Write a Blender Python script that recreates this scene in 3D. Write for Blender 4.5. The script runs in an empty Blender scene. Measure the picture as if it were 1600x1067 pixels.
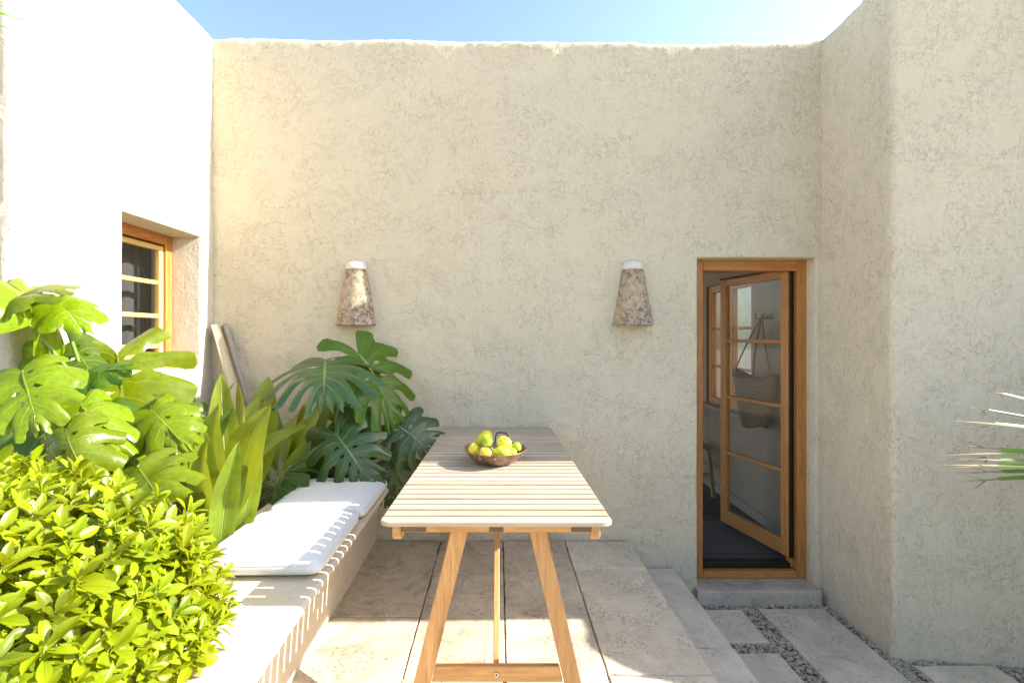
import bpy, bmesh, math, random
import numpy as np
from mathutils import Vector, Matrix, noise as mnoise
R = math.radians
rnd = random.Random(7)
C = bpy.context.scene.collection
SC = bpy.context.scene

# ------------------------------------------------------------------ camera
CAMZ = 1.30
cam_d = bpy.data.cameras.new('camera'); cam = bpy.data.objects.new('camera', cam_d); C.objects.link(cam)
cam.location = (0, 0, CAMZ); cam.rotation_euler = (R(90), 0, 0)
cam_d.lens = 750/1600*36; cam_d.sensor_width = 36; cam_d.shift_x = 21/1600; cam_d.shift_y = -8.5/1600
cam_d.clip_start = 0.05; cam_d.clip_end = 500
SC.camera = cam
# ------------------------------------------------------------------ light
SUN = Vector((-1.73, -0.035, -1.0)).normalized()          # travel direction
el = math.asin(-SUN.z); az = math.atan2(-SUN.x, -SUN.y)   # compass style, from +Y towards +X
w = bpy.data.worlds.new('World'); SC.world = w; w.use_nodes = True
nt = w.node_tree; nt.nodes.clear()
sky = nt.nodes.new('ShaderNodeTexSky'); sky.sky_type = 'NISHITA'; sky.sun_disc = False
sky.sun_elevation = el; sky.sun_rotation = az; sky.air_density = 1.0; sky.dust_density = 1.8; sky.ozone_density = 1.4
bg = nt.nodes.new('ShaderNodeBackground'); bg.inputs[1].default_value = 0.15
wo = nt.nodes.new('ShaderNodeOutputWorld')
nt.links.new(sky.outputs[0], bg.inputs[0]); nt.links.new(bg.outputs[0], wo.inputs[0])
sd = bpy.data.lights.new('sun', 'SUN'); sd.energy = 4.8; sd.angle = R(0.42); sd.color = (1.0, 0.95, 0.87)
so = bpy.data.objects.new('sun', sd); C.objects.link(so); so.location = (8, 0, 6)
so.rotation_euler = SUN.to_track_quat('-Z', 'Y').to_euler()
SC.view_settings.view_transform = 'Standard'; SC.view_settings.look = 'None'
SC.view_settings.exposure = 1.6; SC.view_settings.gamma = 1.0; SC.view_settings.use_curve_mapping = False

# ------------------------------------------------------------------ node helpers
def new_mat(name):
    m = bpy.data.materials.new(name); m.use_nodes = True
    n = m.node_tree.nodes; b = n['Principled BSDF']; return m, m.node_tree, b
class G:
    def __init__(s, nt): s.nt = nt
    def n(s, t, **k):
        nd = s.nt.nodes.new(t)
        for a, v in k.items(): setattr(nd, a, v)
        return nd
    def l(s, a, b): s.nt.links.new(a, b)
    def coords(s, kind='Object', scale=(1,1,1), loc=None):
        tc = s.n('ShaderNodeTexCoord'); mp = s.n('ShaderNodeMapping'); mp.inputs['Scale'].default_value = scale
        s.l(tc.outputs[kind], mp.inputs[0])
        if loc is not None: s.l(loc, mp.inputs['Location'])
        return mp.outputs[0]
    def noise(s, vec, scale, detail=4, rough=.5, dist=0):
        nd = s.n('ShaderNodeTexNoise'); nd.inputs['Scale'].default_value = scale; nd.inputs['Detail'].default_value = detail
        nd.inputs['Roughness'].default_value = rough; nd.inputs['Distortion'].default_value = dist
        s.l(vec, nd.inputs['Vector']); return nd.outputs['Fac']
    def voro(s, vec, scale, feature='F1'):
        nd = s.n('ShaderNodeTexVoronoi'); nd.feature = feature; nd.inputs['Scale'].default_value = scale
        s.l(vec, nd.inputs['Vector']); return nd.outputs['Distance']
    def ramp(s, fac, pts):
        r = s.n('ShaderNodeValToRGB'); e = r.color_ramp.elements
        while len(e) < len(pts): e.new(0.5)
        for el_, (p, c) in zip(e, pts):
            el_.position = p; el_.color = (c, c, c, 1) if isinstance(c, (int, float)) else (*c, 1)
        s.l(fac, r.inputs[0]); return r.outputs[0]
    def m(s, op, a, b=None, c=None, clamp=False):
        nd = s.n('ShaderNodeMath', operation=op); nd.use_clamp = clamp
        for i, v in enumerate((a, b, c)):
            if v is None: continue
            if isinstance(v, (int, float)): nd.inputs[i].default_value = v
            else: s.l(v, nd.inputs[i])
        return nd.outputs[0]
    def mix(s, fac, a, b, mode='MIX'):
        nd = s.n('ShaderNodeMix', data_type='RGBA', blend_type=mode)
        for i, v in ((0, fac), (6, a), (7, b)):
            if isinstance(v, (int, float)): nd.inputs[i].default_value = v
            elif isinstance(v, tuple): nd.inputs[i].default_value = (*v, 1)
            else: s.l(v, nd.inputs[i])
        return nd.outputs[2]
    def bump(s, h, dist=.005, strength=1.0, normal=None):
        nd = s.n('ShaderNodeBump'); nd.inputs['Strength'].default_value = strength; nd.inputs['Distance'].default_value = dist
        s.l(h, nd.inputs['Height'])
        if normal is not None: s.l(normal, nd.inputs['Normal'])
        return nd.outputs[0]

def plaster(name, base, depth=.0100, patch=(.44, .56), low_dark=0.0):
    m, nt, b = new_mat(name); g = G(nt); v = g.coords()
    warp = g.n('ShaderNodeTexNoise'); warp.inputs['Scale'].default_value = 7; g.l(v, warp.inputs['Vector'])
    n1 = g.noise(g.coords('Object', (1, 1, .8)), 24, 3, .60, .4); n2 = g.noise(v, 46, 3, .6, .8)
    mask = g.ramp(g.noise(v, 3.2, 4, .7), [(.38, .25), (.60, 1)])
    isl = g.ramp(n1, [(.535, 0), (.562, 1)]); isl2 = g.ramp(n2, [(.57, 0), (.60, 1)])
    def rot(rx, sc):
        tc = g.n('ShaderNodeTexCoord'); mp = g.n('ShaderNodeMapping'); mp.inputs['Rotation'].default_value = rx; mp.inputs['Scale'].default_value = sc
        g.l(tc.outputs['Object'], mp.inputs[0]); return mp.outputs[0]
    sa = g.ramp(g.noise(rot((0, .6, .6), (1, 1, .42)), 62, 2, .55, .5), [(.60, 0), (.66, 1)])
    sb = g.ramp(g.noise(rot((0, -.5, -.5), (.45, .45, 1)), 54, 2, .55, .5), [(.61, 0), (.67, 1)])
    sc_ = g.ramp(g.noise(v, 30, 2, .5, .8), [(.63, 0), (.67, 1)])
    clus = g.ramp(g.noise(v, 6, 4, .65), [(.42, .12), (.58, 1)])
    pit = g.m('MULTIPLY', g.m('MAXIMUM', g.m('MAXIMUM', sa, sb), sc_), clus)
    gouge = pit
    plate = g.m('MULTIPLY', g.m('ADD', g.m('MULTIPLY', isl, .6), g.m('MULTIPLY', isl2, .28)), mask)
    lump = g.noise(v, 5, 3, .5); grain = g.noise(v, 120, 3, .6); trow = g.noise(g.coords('Object', (1, 1, .6)), 13, 3, .55)
    h = g.m('ADD', g.m('MULTIPLY', gouge, -.30), g.m('MULTIPLY', lump, 1.1))
    h = g.m('ADD', h, g.m('ADD', g.m('MULTIPLY', plate, .46), g.m('MULTIPLY', trow, 1.1)))
    h = g.m('ADD', h, g.m('MULTIPLY', grain, .14))
    g.l(g.bump(h, depth, 1.0), b.inputs['Normal'])
    d = tuple(c*.93 for c in base); l = tuple(min(1, c*1.05) for c in base)
    col = g.mix(g.noise(v, 1.3, 5, .6), d, l)
    col = g.mix(g.m('MULTIPLY', gouge, .04), col, tuple(c*.62 for c in base))
    if low_dark:
        sep = g.n('ShaderNodeSeparateXYZ'); g.l(v, sep.inputs[0])
        gm = g.ramp(g.m('ADD', sep.outputs[2], g.m('MULTIPLY', g.noise(v, 9, 5, .7), .5)), [(0.0, 1), (.42, 0)])  # brown tone growing towards the bottom, broken up by noise
        col = g.mix(g.m('MULTIPLY', gm, low_dark), col, (.26, .215, .16))
    g.l(col, b.inputs['Base Color']); b.inputs['Roughness'].default_value = .92
    b.inputs['Specular IOR Level'].default_value = .25
    return m

def wood(name, c1, c2, axis='x', rough=.55, grain=1.0, knots=.35, bd=.0012, jitter=.18, weather=None):
    m, nt, b = new_mat(name); g = G(nt)
    oi = g.n('ShaderNodeObjectInfo'); cmb = g.n('ShaderNodeCombineXYZ')
    o1 = g.m('MULTIPLY', oi.outputs['Random'], 37.0)
    for i in range(3): g.l(o1, cmb.inputs[i])
    sc = {'x': (1.2, 16, 16), 'y': (16, 1.2, 16), 'z': (16, 16, 1.2)}[axis]
    v = g.coords('Object', sc, cmb.outputs[0])
    sc2 = {'x': (.5, 3, 3), 'y': (3, .5, 3), 'z': (3, 3, .5)}[axis]
    v2 = g.coords('Object', sc2, cmb.outputs[0])
    n1 = g.noise(v, 3.2*grain, 6, .62, .8); n2 = g.noise(v2, 5, 3, .5, 1.0); n3 = g.noise(v, 14*grain, 3, .6)
    f = g.m('ADD', g.m('MULTIPLY', n1, .6), g.m('MULTIPLY', n3, .4))
    col = g.mix(g.ramp(f, [(.36, 0), (.64, 1)]), c1, c2)
    kn = g.ramp(g.voro(g.coords('Object', tuple(x*.7 for x in sc2), cmb.outputs[0]), 4.5), [(.05, 1), (.13, 0)])
    col = g.mix(g.m('MULTIPLY', kn, knots), col, tuple(x*.4 for x in c1))
    col = g.mix(g.m('MULTIPLY', g.ramp(n2, [(.55, 0), (.7, 1)]), .35), col, tuple(x*.62 for x in c2))
    if weather:
        col = g.mix(g.m('MULTIPLY', g.ramp(g.noise(v2, 2.2, 4, .6), [(.42, 0), (.62, 1)]), .7), col, weather)
    val = g.m('ADD', g.m('MULTIPLY', oi.outputs['Random'], jitter), 1-jitter/2)
    hs = g.n('ShaderNodeHueSaturation'); g.l(val, hs.inputs['Value']); g.l(col, hs.inputs['Color'])
    g.l(hs.outputs[0], b.inputs['Base Color']); b.inputs['Roughness'].default_value = rough
    b.inputs['Specular IOR Level'].default_value = .35
    g.l(g.bump(f, bd, .8), b.inputs['Normal'])
    return m

def stone(name, base, dark, pits=1.0, jitter=.12, stain=.5):
    m, nt, b = new_mat(name); g = G(nt)
    oi = g.n('ShaderNodeObjectInfo'); cmb = g.n('ShaderNodeCombineXYZ')
    o1 = g.m('MULTIPLY', oi.outputs['Random'], 23.0)
    for i in range(3): g.l(o1, cmb.inputs[i])
    v = g.coords('Object', (1, 1, 1), cmb.outputs[0]); vs = g.coords('Object', (1.0, 1.7, 1), cmb.outputs[0])
    big = g.noise(v, 3.5, 6, .65, .5); mid = g.noise(v, 16, 5, .7); fine = g.noise(v, 120, 3, .6); speck = g.ramp(g.noise(v, 190, 2, .5), [(.60, 0), (.70, 1)])
    col = g.mix(g.ramp(big, [(.34, 0), (.66, 1)]), tuple(c*.74 for c in base), base)
    cloud = g.ramp(g.noise(v, 4.2, 7, .72, .8), [(.46, 0), (.62, 1)])
    col = g.mix(g.m('MULTIPLY', g.m('MULTIPLY', cloud, g.ramp(mid, [(.38, 0.2), (.66, 1)])), stain), col, dark)
    cl = g.ramp(g.noise(v, 6, 4, .6), [(.45, 0), (.62, 1)])
    pit = g.m('MULTIPLY', g.ramp(g.noise(vs, 75, 3, .65), [(.565, 0), (.63, 1)]), cl)
    pit2 = g.m('MULTIPLY', g.ramp(g.noise(vs, 34, 4, .7), [(.63, 0), (.67, 1)]), g.ramp(g.noise(v, 3, 2, .5), [(.45, 0), (.6, 1)]))
    pt = g.m('MAXIMUM', pit, pit2)
    col = g.mix(g.m('MULTIPLY', pt, .62*pits), col, tuple(c*.32 for c in base))
    col = g.mix(g.m('MULTIPLY', speck, .35), col, tuple(c*.5 for c in base))
    vein = g.ramp(g.m('ABSOLUTE', g.m('SUBTRACT', g.noise(v, 2.5, 7, .7, 1.5), .5)), [(0, 1), (.012, 0)])
    col = g.mix(g.m('MULTIPLY', vein, .28), col, tuple(c*.45 for c in dark))
    val = g.m('ADD', g.m('MULTIPLY', oi.outputs['Random'], jitter), 1-jitter/2)
    hs = g.n('ShaderNodeHueSaturation'); g.l(val, hs.inputs['Value']); g.l(col, hs.inputs['Color'])
    g.l(hs.outputs[0], b.inputs['Base Color']); b.inputs['Roughness'].default_value = .75
    h = g.m('ADD', g.m('ADD', g.m('MULTIPLY', pt, -1.0), g.m('MULTIPLY', fine, .25)), g.m('MULTIPLY', big, 1.2))
    g.l(g.bump(h, .004, .8), b.inputs['Normal'])
    return m

def leafmat(name, base, tip=None, vein=None, transl=.35, rough=.32, jitter=.25, veins='lobe', back=None, spots=.0, spec=.4):
    m, nt, b = new_mat(name); g = G(nt)
    oi = g.n('ShaderNodeObjectInfo')
    v = g.coords('Object'); nz = g.noise(v, 14, 4, .6)
    col = g.mix(g.ramp(nz, [(.3, 0), (.7, 1)]), tuple(c*.8 for c in base), tuple(min(1, c*1.2) for c in base))
    if veins == 'stripes':
        vv = g.coords('UV', (30, .6, 1)); st = g.noise(vv, 1.0, 2, .5)
        col = g.mix(g.m('MULTIPLY', g.ramp(st, [(.4, 0), (.62, 1)]), .5), col, vein or base)
    uv = g.n('ShaderNodeTexCoord'); sep = g.n('ShaderNodeSeparateXYZ'); g.l(uv.outputs['UV'], sep.inputs[0])
    mid = g.ramp(g.m('ABSOLUTE', sep.outputs[1]), [(.014, 1), (.03, 0)])
    hgt = mid
    if veins == 'lobe':
        lv = g.ramp(g.m('ABSOLUTE', g.m('SUBTRACT', sep.outputs[0], .5)), [(.012, 1), (.07, 0)])
        lv = g.m('MULTIPLY', lv, g.ramp(g.m('ABSOLUTE', sep.outputs[1]), [(.0, .8), (.75, .0)]))
        hgt = g.m('MAXIMUM', mid, lv)
    if vein: col = g.mix(g.m('MULTIPLY', hgt, .75), col, vein)
    if spots:
        sp = g.ramp(g.noise(v, 40, 2, .5), [(.68, 0), (.72, 1)]); col = g.mix(g.m('MULTIPLY', sp, spots), col, (.25, .14, .04))
    val = g.m('ADD', g.m('MULTIPLY', oi.outputs['Random'], jitter), 1-jitter/2)
    hue = g.m('ADD', g.m('MULTIPLY', oi.outputs['Random'], .03), .485)
    hs = g.n('ShaderNodeHueSaturation'); g.l(val, hs.inputs['Value']); g.l(hue, hs.inputs['Hue']); g.l(col, hs.inputs['Color'])
    g.l(hs.outputs[0], b.inputs['Base Color']); b.inputs['Roughness'].default_value = rough
    b.inputs['Specular IOR Level'].default_value = spec
    nb = g.bump(g.m('ADD', g.m('MULTIPLY', nz, .5), g.m('MULTIPLY', hgt, -.6)), .004, .7)
    g.l(nb, b.inputs['Normal'])
    tr = g.n('ShaderNodeBsdfTranslucent'); ms = g.n('ShaderNodeMixShader'); ms.inputs[0].default_value = transl
    tc = g.mix(.5, hs.outputs[0], tip or tuple(min(1, c*1.8) for c in base)); g.l(tc, tr.inputs[0])
    g.l(b.outputs[0], ms.inputs[1]); g.l(tr.outputs[0], ms.inputs[2])
    g.l(ms.outputs[0], nt.nodes['Material Output'].inputs[0])
    return m

def simple(name, col, rough=.5, metal=0, bumpsc=None, bd=.002, var=.15, varsc=8, spec=.5):
    m, nt, b = new_mat(name); g = G(nt); v = g.coords()
    nz = g.noise(v, varsc, 5, .65)
    c = g.mix(g.ramp(nz, [(.3, 0), (.7, 1)]), tuple(x*(1-var) for x in col), tuple(min(1, x*(1+var)) for x in col))
    g.l(c, b.inputs['Base Color']); b.inputs['Roughness'].default_value = rough; b.inputs['Metallic'].default_value = metal
    b.inputs['Specular IOR Level'].default_value = spec
    if bumpsc: g.l(g.bump(g.noise(v, bumpsc, 4, .6), bd, .8), b.inputs['Normal'])
    return m

CREAM = (.625, .545, .395)
M = {}
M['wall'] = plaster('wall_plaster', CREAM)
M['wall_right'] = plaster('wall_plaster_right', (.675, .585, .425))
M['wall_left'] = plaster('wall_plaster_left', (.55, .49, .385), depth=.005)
M['bench'] = plaster('bench_plaster', (.66, .56, .42), depth=.0025, patch=(.5, .66), low_dark=.35)
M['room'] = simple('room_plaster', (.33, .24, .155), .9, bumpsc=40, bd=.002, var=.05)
M['wall_far'] = simple('boundary_plaster', (.36, .30, .20), .9, bumpsc=30, var=.15)
M['house_far'] = simple('house_plaster', (.66, .6, .48), .9, bumpsc=40, var=.06)
M['slat'] = wood('weathered_slat', (.35, .27, .18), (.52, .425, .30), 'x', rough=.75, knots=.35, weather=(.40, .345, .275), jitter=.26)
M['slat_edge'] = M['slat']
M['teak'] = wood('oiled_teak', (.40, .19, .06), (.60, .34, .13), 'x', rough=.5, knots=.5)
M['teak_z'] = wood('oiled_teak_upright', (.42, .205, .07), (.62, .36, .15), 'z', rough=.5, knots=.6)
M['teak_y'] = wood('oiled_teak_long', (.42, .205, .07), (.62, .36, .15), 'y', rough=.5)
M['frame_z'] = wood('frame_wood_upright', (.33, .12, .028), (.54, .24, .06), 'z', rough=.45, knots=.15, grain=1.3)
M['frame_x'] = wood('frame_wood_cross', (.33, .12, .028), (.54, .24, .06), 'x', rough=.45, knots=.15, grain=1.3)
M['frame_y'] = wood('frame_wood_long', (.33, .12, .028), (.54, .24, .06), 'y', rough=.45, knots=.15, grain=1.3)
M['board'] = wood('old_board', (.46, .37, .23), (.62, .53, .36), 'z', rough=.75)  # cream of the sunlit board faces put into the wood colour
M['board_shaded'] = wood('shaded_board', (.22, .19, .16), (.36, .32, .28), 'z', rough=.8)  # grey of the shaded board face put into the wood colour
M['chair_wood'] = wood('chair_wood', (.28, .17, .08), (.42, .27, .14), 'z')
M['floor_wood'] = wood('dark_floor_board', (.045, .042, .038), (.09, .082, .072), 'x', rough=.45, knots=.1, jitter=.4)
M['dark'] = simple('dark_metal', (.03, .026, .022), .45, .6)
M['plate'] = simple('tarnished_plate', (.13, .085, .045), .55, .3)
M['steel'] = simple('steel', (.55, .55, .53), .3, 1.0)
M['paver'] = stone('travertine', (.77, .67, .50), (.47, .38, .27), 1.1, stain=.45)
M['paver_dirt_shade'] = stone('travertine_dirt_shade', (.67, .565, .415), (.23, .175, .115), 1.3, stain=.72)  # real dirt, with the shade around the table mixed into the colour too
M['step'] = stone('step_stone', (.77, .665, .52), (.50, .43, .32), .9, stain=.4)
M['sill'] = stone('door_step_stone', (.61, .515, .40), (.26, .215, .15), .8, stain=.8)
M['mortar'] = simple('joint_dirt', (.09, .075, .055), .95, bumpsc=90, bd=.004)
M['soil'] = simple('soil', (.06, .045, .03), .95, bumpsc=50, bd=.02, var=.4)
M['ground'] = simple('pale_gravel_ground', (.42, .355, .265), .95, bumpsc=60, bd=.01, var=.3, varsc=30)
M['pebble'] = simple('pebble', (.42, .355, .275), .8, var=.5, varsc=60)
M['fabric'] = None
def fabric():
    m, nt, b = new_mat('white_canvas'); g = G(nt); v = g.coords()
    n1 = g.noise(v, 5, 3, .5); wv = g.noise(v, 420, 2, .5); wr = g.noise(g.coords('Object', (1, .5, 1)), 16, 3, .55)
    g.l(g.mix(n1, (.70, .69, .665), (.76, .755, .74)), b.inputs['Base Color'])
    b.inputs['Roughness'].default_value = .95; b.inputs['Specular IOR Level'].default_value = .2
    h = g.m('ADD', g.m('MULTIPLY', wv, .12), g.m('MULTIPLY', wr, .8)); g.l(g.bump(h, .008, .7), b.inputs['Normal'])
    b.inputs['Sheen Weight'].default_value = .15
    return m
M['fabric'] = fabric()
M['piping'] = simple('canvas_piping', (.72, .70, .64), .9)
def copper():
    m, nt, b = new_mat('aged_copper'); g = G(nt); v = g.coords()
    n1 = g.noise(v, 18, 5, .7)
    g.l(g.mix(g.ramp(n1, [(.35, 0), (.65, 1)]), (.17, .105, .075), (.42, .29, .22)), b.inputs['Base Color'])
    g.l(g.ramp(n1, [(.3, .6), (.7, .36)]), b.inputs['Roughness']); b.inputs['Metallic'].default_value = .75
    hm = g.voro(v, 70); g.l(g.bump(hm, .0012, .5), b.inputs['Normal']); return m
M['copper'] = copper()
def terracotta():
    m, nt, b = new_mat('lichen_terracotta'); g = G(nt); v = g.coords()
    a = g.noise(v, 34, 4, .7); c = g.noise(v, 6, 3, .5); d = g.noise(v, 70, 4, .7)
    col = g.mix(g.ramp(c, [(.4, 0), (.6, 1)]), (.43, .33, .21), (.37, .30, .21))
    col = g.mix(g.m('MULTIPLY', g.ramp(g.noise(v, 26, 3, .6), [(.5, 0), (.58, 1)]), .35), col, (.60, .50, .37))
    k = g.m('MULTIPLY', g.ramp(a, [(.47, 0), (.55, 1)]), g.ramp(d, [(.40, 0), (.52, 1)]))
    k = g.m('MULTIPLY', k, g.ramp(c, [(.32, .25), (.5, 1)]))
    col = g.mix(g.m('MULTIPLY', k, .85), col, (.15, .10, .06))
    g.l(col, b.inputs['Base Color']); b.inputs['Roughness'].default_value = .95
    g.l(g.bump(g.m('ADD', d, g.m('MULTIPLY', k, -.5)), .004, .8), b.inputs['Normal']); return m
M['terracotta'] = terracotta()
M['cap'] = simple('cap_plaster', (.66, .61, .52), .9, bumpsc=60, bd=.003, var=.05)
def glass(name='pane_glass', tint=(.97, .985, .98), rough=0.0):
    m, nt, b = new_mat(name); g = G(nt)
    lw = g.n('ShaderNodeLayerWeight'); lw.inputs['Blend'].default_value = .5
    fr_ = g.m('ADD', .022, g.m('MULTIPLY', g.m('POWER', lw.outputs['Facing'], 5.0), .9))
    tr = g.n('ShaderNodeBsdfTransparent'); tr.inputs[0].default_value = (*tint, 1)
    gl = g.n('ShaderNodeBsdfGlossy'); gl.inputs['Roughness'].default_value = rough
    ms = g.n('ShaderNodeMixShader'); g.l(fr_, ms.inputs[0])
    g.l(tr.outputs[0], ms.inputs[1]); g.l(gl.outputs[0], ms.inputs[2]); g.l(ms.outputs[0], nt.nodes['Material Output'].inputs[0])
    return m
M['glass'] = glass()
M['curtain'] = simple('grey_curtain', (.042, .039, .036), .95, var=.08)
def wicker():
    m, nt, b = new_mat('woven_palm'); g = G(nt); v = g.coords()
    wv = g.n('ShaderNodeTexWave'); wv.wave_type = 'BANDS'; wv.bands_direction = 'Z'; wv.inputs['Scale'].default_value = 26
    wv.inputs['Distortion'].default_value = 1.5; wv.inputs['Detail'].default_value = 2; g.l(v, wv.inputs['Vector'])
    n = g.noise(v, 60, 3, .6); h = g.m('ADD', wv.outputs['Fac'], g.m('MULTIPLY', n, .5))
    g.l(g.mix(g.ramp(h, [(.3, 0), (1.1, 1)]), (.08, .045, .018), (.30, .19, .085)), b.inputs['Base Color'])
    g.l(g.bump(h, .008, .9), b.inputs['Normal']); b.inputs['Roughness'].default_value = .85; return m
M['wicker'] = wicker()
M['leather'] = simple('leather_strap', (.12, .06, .03), .6)
def fruit(name, base, tip):
    m, nt, b = new_mat(name); g = G(nt); v = g.coords(); n = g.noise(v, 22, 3, .5)
    g.l(g.mix(g.ramp(n, [(.38, 0), (.66, 1)]), base, tip), b.inputs['Base Color']); b.inputs['Roughness'].default_value = .38
    b.inputs['Subsurface Weight'].default_value = .08; b.inputs['Subsurface Scale'].default_value = .01
    g.l(g.bump(g.voro(v, 260), .0006, .6), b.inputs['Normal']); return m
M['lemon'] = fruit('lemon_skin', (.80, .62, .03), (.62, .66, .05))
M['lime'] = fruit('lime_skin', (.30, .50, .02), (.50, .60, .04))
M['mango'] = fruit('citrus_skin', (.72, .58, .02), (.45, .52, .03))
M['monstera_sun'] = leafmat('monstera_leaf_sunny', (.15, .225, .004), tip=(.46, .54, .004), vein=(.30, .38, .05), transl=.34, rough=.27, jitter=.6, spec=.45, spots=.25)  # sunlit look of the leaves put into the colour
M['monstera_dark'] = leafmat('monstera_leaf_shaded', (.048, .094, .026), tip=(.20, .30, .01), vein=(.26, .36, .09), transl=.17, rough=.27, spec=.55, jitter=.4)  # same leaf, with the shade by the back wall painted into its green
M['monstera_mid'] = leafmat('monstera_leaf_green', (.075, .145, .012), tip=(.28, .40, .01), vein=(.26, .38, .08), transl=.38, rough=.33)  # half-lit tone painted between the sunlit and shaded leaves
M['strap'] = leafmat('strap_leaf', (.20, .27, .008), tip=(.55, .58, .01), vein=(.36, .40, .10), transl=.4, rough=.36, veins='stripes')  # strap leaf with the sun's brightness put into its colour
M['strap_shaded'] = leafmat('strap_leaf_shaded', (.085, .16, .022), tip=(.3, .42, .03), vein=(.18, .28, .05), transl=.35, rough=.36, veins='stripes')  # same strap leaf, darkened to carry shade in its colour
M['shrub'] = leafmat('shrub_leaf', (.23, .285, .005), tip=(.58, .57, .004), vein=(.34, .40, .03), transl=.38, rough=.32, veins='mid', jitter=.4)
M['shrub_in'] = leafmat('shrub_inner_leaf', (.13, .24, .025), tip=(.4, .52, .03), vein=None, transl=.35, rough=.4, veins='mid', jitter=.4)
M['stem'] = simple('green_stem', (.13, .22, .04), .5)
M['twig'] = simple('brown_twig', (.18, .13, .06), .8)
M['blade'] = leafmat('sword_leaf', (.13, .26, .015), tip=(.4, .55, .03), vein=(.2, .32, .03), transl=.25, rough=.4, veins='stripes')
M['dry'] = simple('dry_leaf_tip', (.34, .25, .14), .85, var=.35, varsc=20)
M['hedge'] = leafmat('hedge_leaf', (.06, .12, .02), veins='mid', transl=.3)

# ------------------------------------------------------------------ object helpers
def tag(o, label=None, cat=None, group=None, kind=None):
    if label: o['label'] = label
    if cat: o['category'] = cat
    if group: o['group'] = group
    if kind: o['kind'] = kind
    return o
def mesh(name, V, F, uv=None, smooth=True):
    me = bpy.data.meshes.new(name); me.from_pydata([tuple(p) for p in V], [], F)
    if uv is not None:
        ul = me.uv_layers.new(name='UVMap'); li = np.zeros(len(me.loops), dtype=np.int32); me.loops.foreach_get('vertex_index', li)
        ul.data.foreach_set('uv', np.asarray(uv, dtype=np.float32)[li].ravel())
    if smooth: me.polygons.foreach_set('use_smooth', [True]*len(me.polygons))
    me.update(); return me
def obj(name, me, mat=None, parent=None, loc=None, rot=None):
    if mat is not None and len(me.materials) == 0: me.materials.append(mat)
    o = bpy.data.objects.new(name, me); C.objects.link(o)
    if loc is not None: o.location = loc
    if rot is not None: o.rotation_euler = rot
    if parent is not None: o.parent = parent
    return o
def empty(name, loc=(0,0,0), rot=(0,0,0)):
    o = bpy.data.objects.new(name, None); C.objects.link(o); o.location = loc; o.rotation_euler = rot; o.empty_display_size = .1; return o
def bmesh_to(name, bm, smooth=False):
    me = bpy.data.meshes.new(name); bm.to_mesh(me); bm.free()
    if smooth: me.polygons.foreach_set('use_smooth', [True]*len(me.polygons))
    return me
def box_mesh(name, lo, hi, bev=.002, segs=1, boxes=None):
    bm = bmesh.new()
    for (l, h) in (boxes or [(lo, hi)]):
        r = bmesh.ops.create_cube(bm, size=1.0); vs = r['verts']
        for v in vs:
            for k in range(3): v.co[k] = l[k] if v.co[k] < 0 else h[k]
    if bev: bmesh.ops.bevel(bm, geom=bm.edges[:], offset=bev, segments=segs, affect='EDGES', profile=.5)
    return bmesh_to(name, bm)
def box(name, lo, hi, mat, parent=None, bev=.002, segs=1, loc=None, rot=None):
    return obj(name, box_mesh(name, lo, hi, bev, segs), mat, parent, loc, rot)
def beam(name, a, b, wx, wd, mat, parent=None, up=Vector((0,1,0)), bev=.002):
    """box from a to b, local z along it, wd thick along 'up'"""
    a = Vector(a); b = Vector(b); z = (b-a).normalized(); y = (up - z*up.dot(z)).normalized(); x = y.cross(z)
    me = box_mesh(name, (-wx/2, -wd/2, 0), (wx/2, wd/2, (b-a).length), bev)
    o = obj(name, me, mat, parent); o.matrix_local = Matrix.Translation(a) @ Matrix((x, y, z)).transposed().to_4x4(); return o
def tube_data(pts, rads, n=8, cap=True):
    pts = [Vector(p) for p in pts]; V = []; F = []
    if isinstance(rads, (int, float)): rads = [rads]*len(pts)
    prev = None
    for i, p in enumerate(pts):
        t = (pts[min(i+1, len(pts)-1)] - pts[max(i-1, 0)]).normalized()
        if prev is None: u = t.orthogonal().normalized()
        else: u = (prev - t*prev.dot(t)).normalized()
        prev = u; v = t.cross(u)
        for k in range(n):
            a = 2*math.pi*k/n; V.append(p + (u*math.cos(a)+v*math.sin(a))*rads[i])
    for i in range(len(pts)-1):
        for k in range(n): F.append((i*n+k, i*n+(k+1) % n, (i+1)*n+(k+1) % n, (i+1)*n+k))
    if cap: F.append(tuple(range(n))[::-1]); F.append(tuple((len(pts)-1)*n+k for k in range(n)))
    return V, F
def tube(name, pts, rads, mat, parent=None, n=8):
    V, F = tube_data(pts, rads, n); return obj(name, mesh(name, V, F), mat, parent)
def bez(p0, p1, p2, n=10):
    p0, p1, p2 = map(Vector, (p0, p1, p2)); return [(1-t)**2*p0+2*t*(1-t)*p1+t*t*p2 for t in [i/n for i in range(n+1)]]
def px(x, y, Z): return Vector(((x-779)/750*Z, Z, CAMZ-(y-525)/750*Z))

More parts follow.
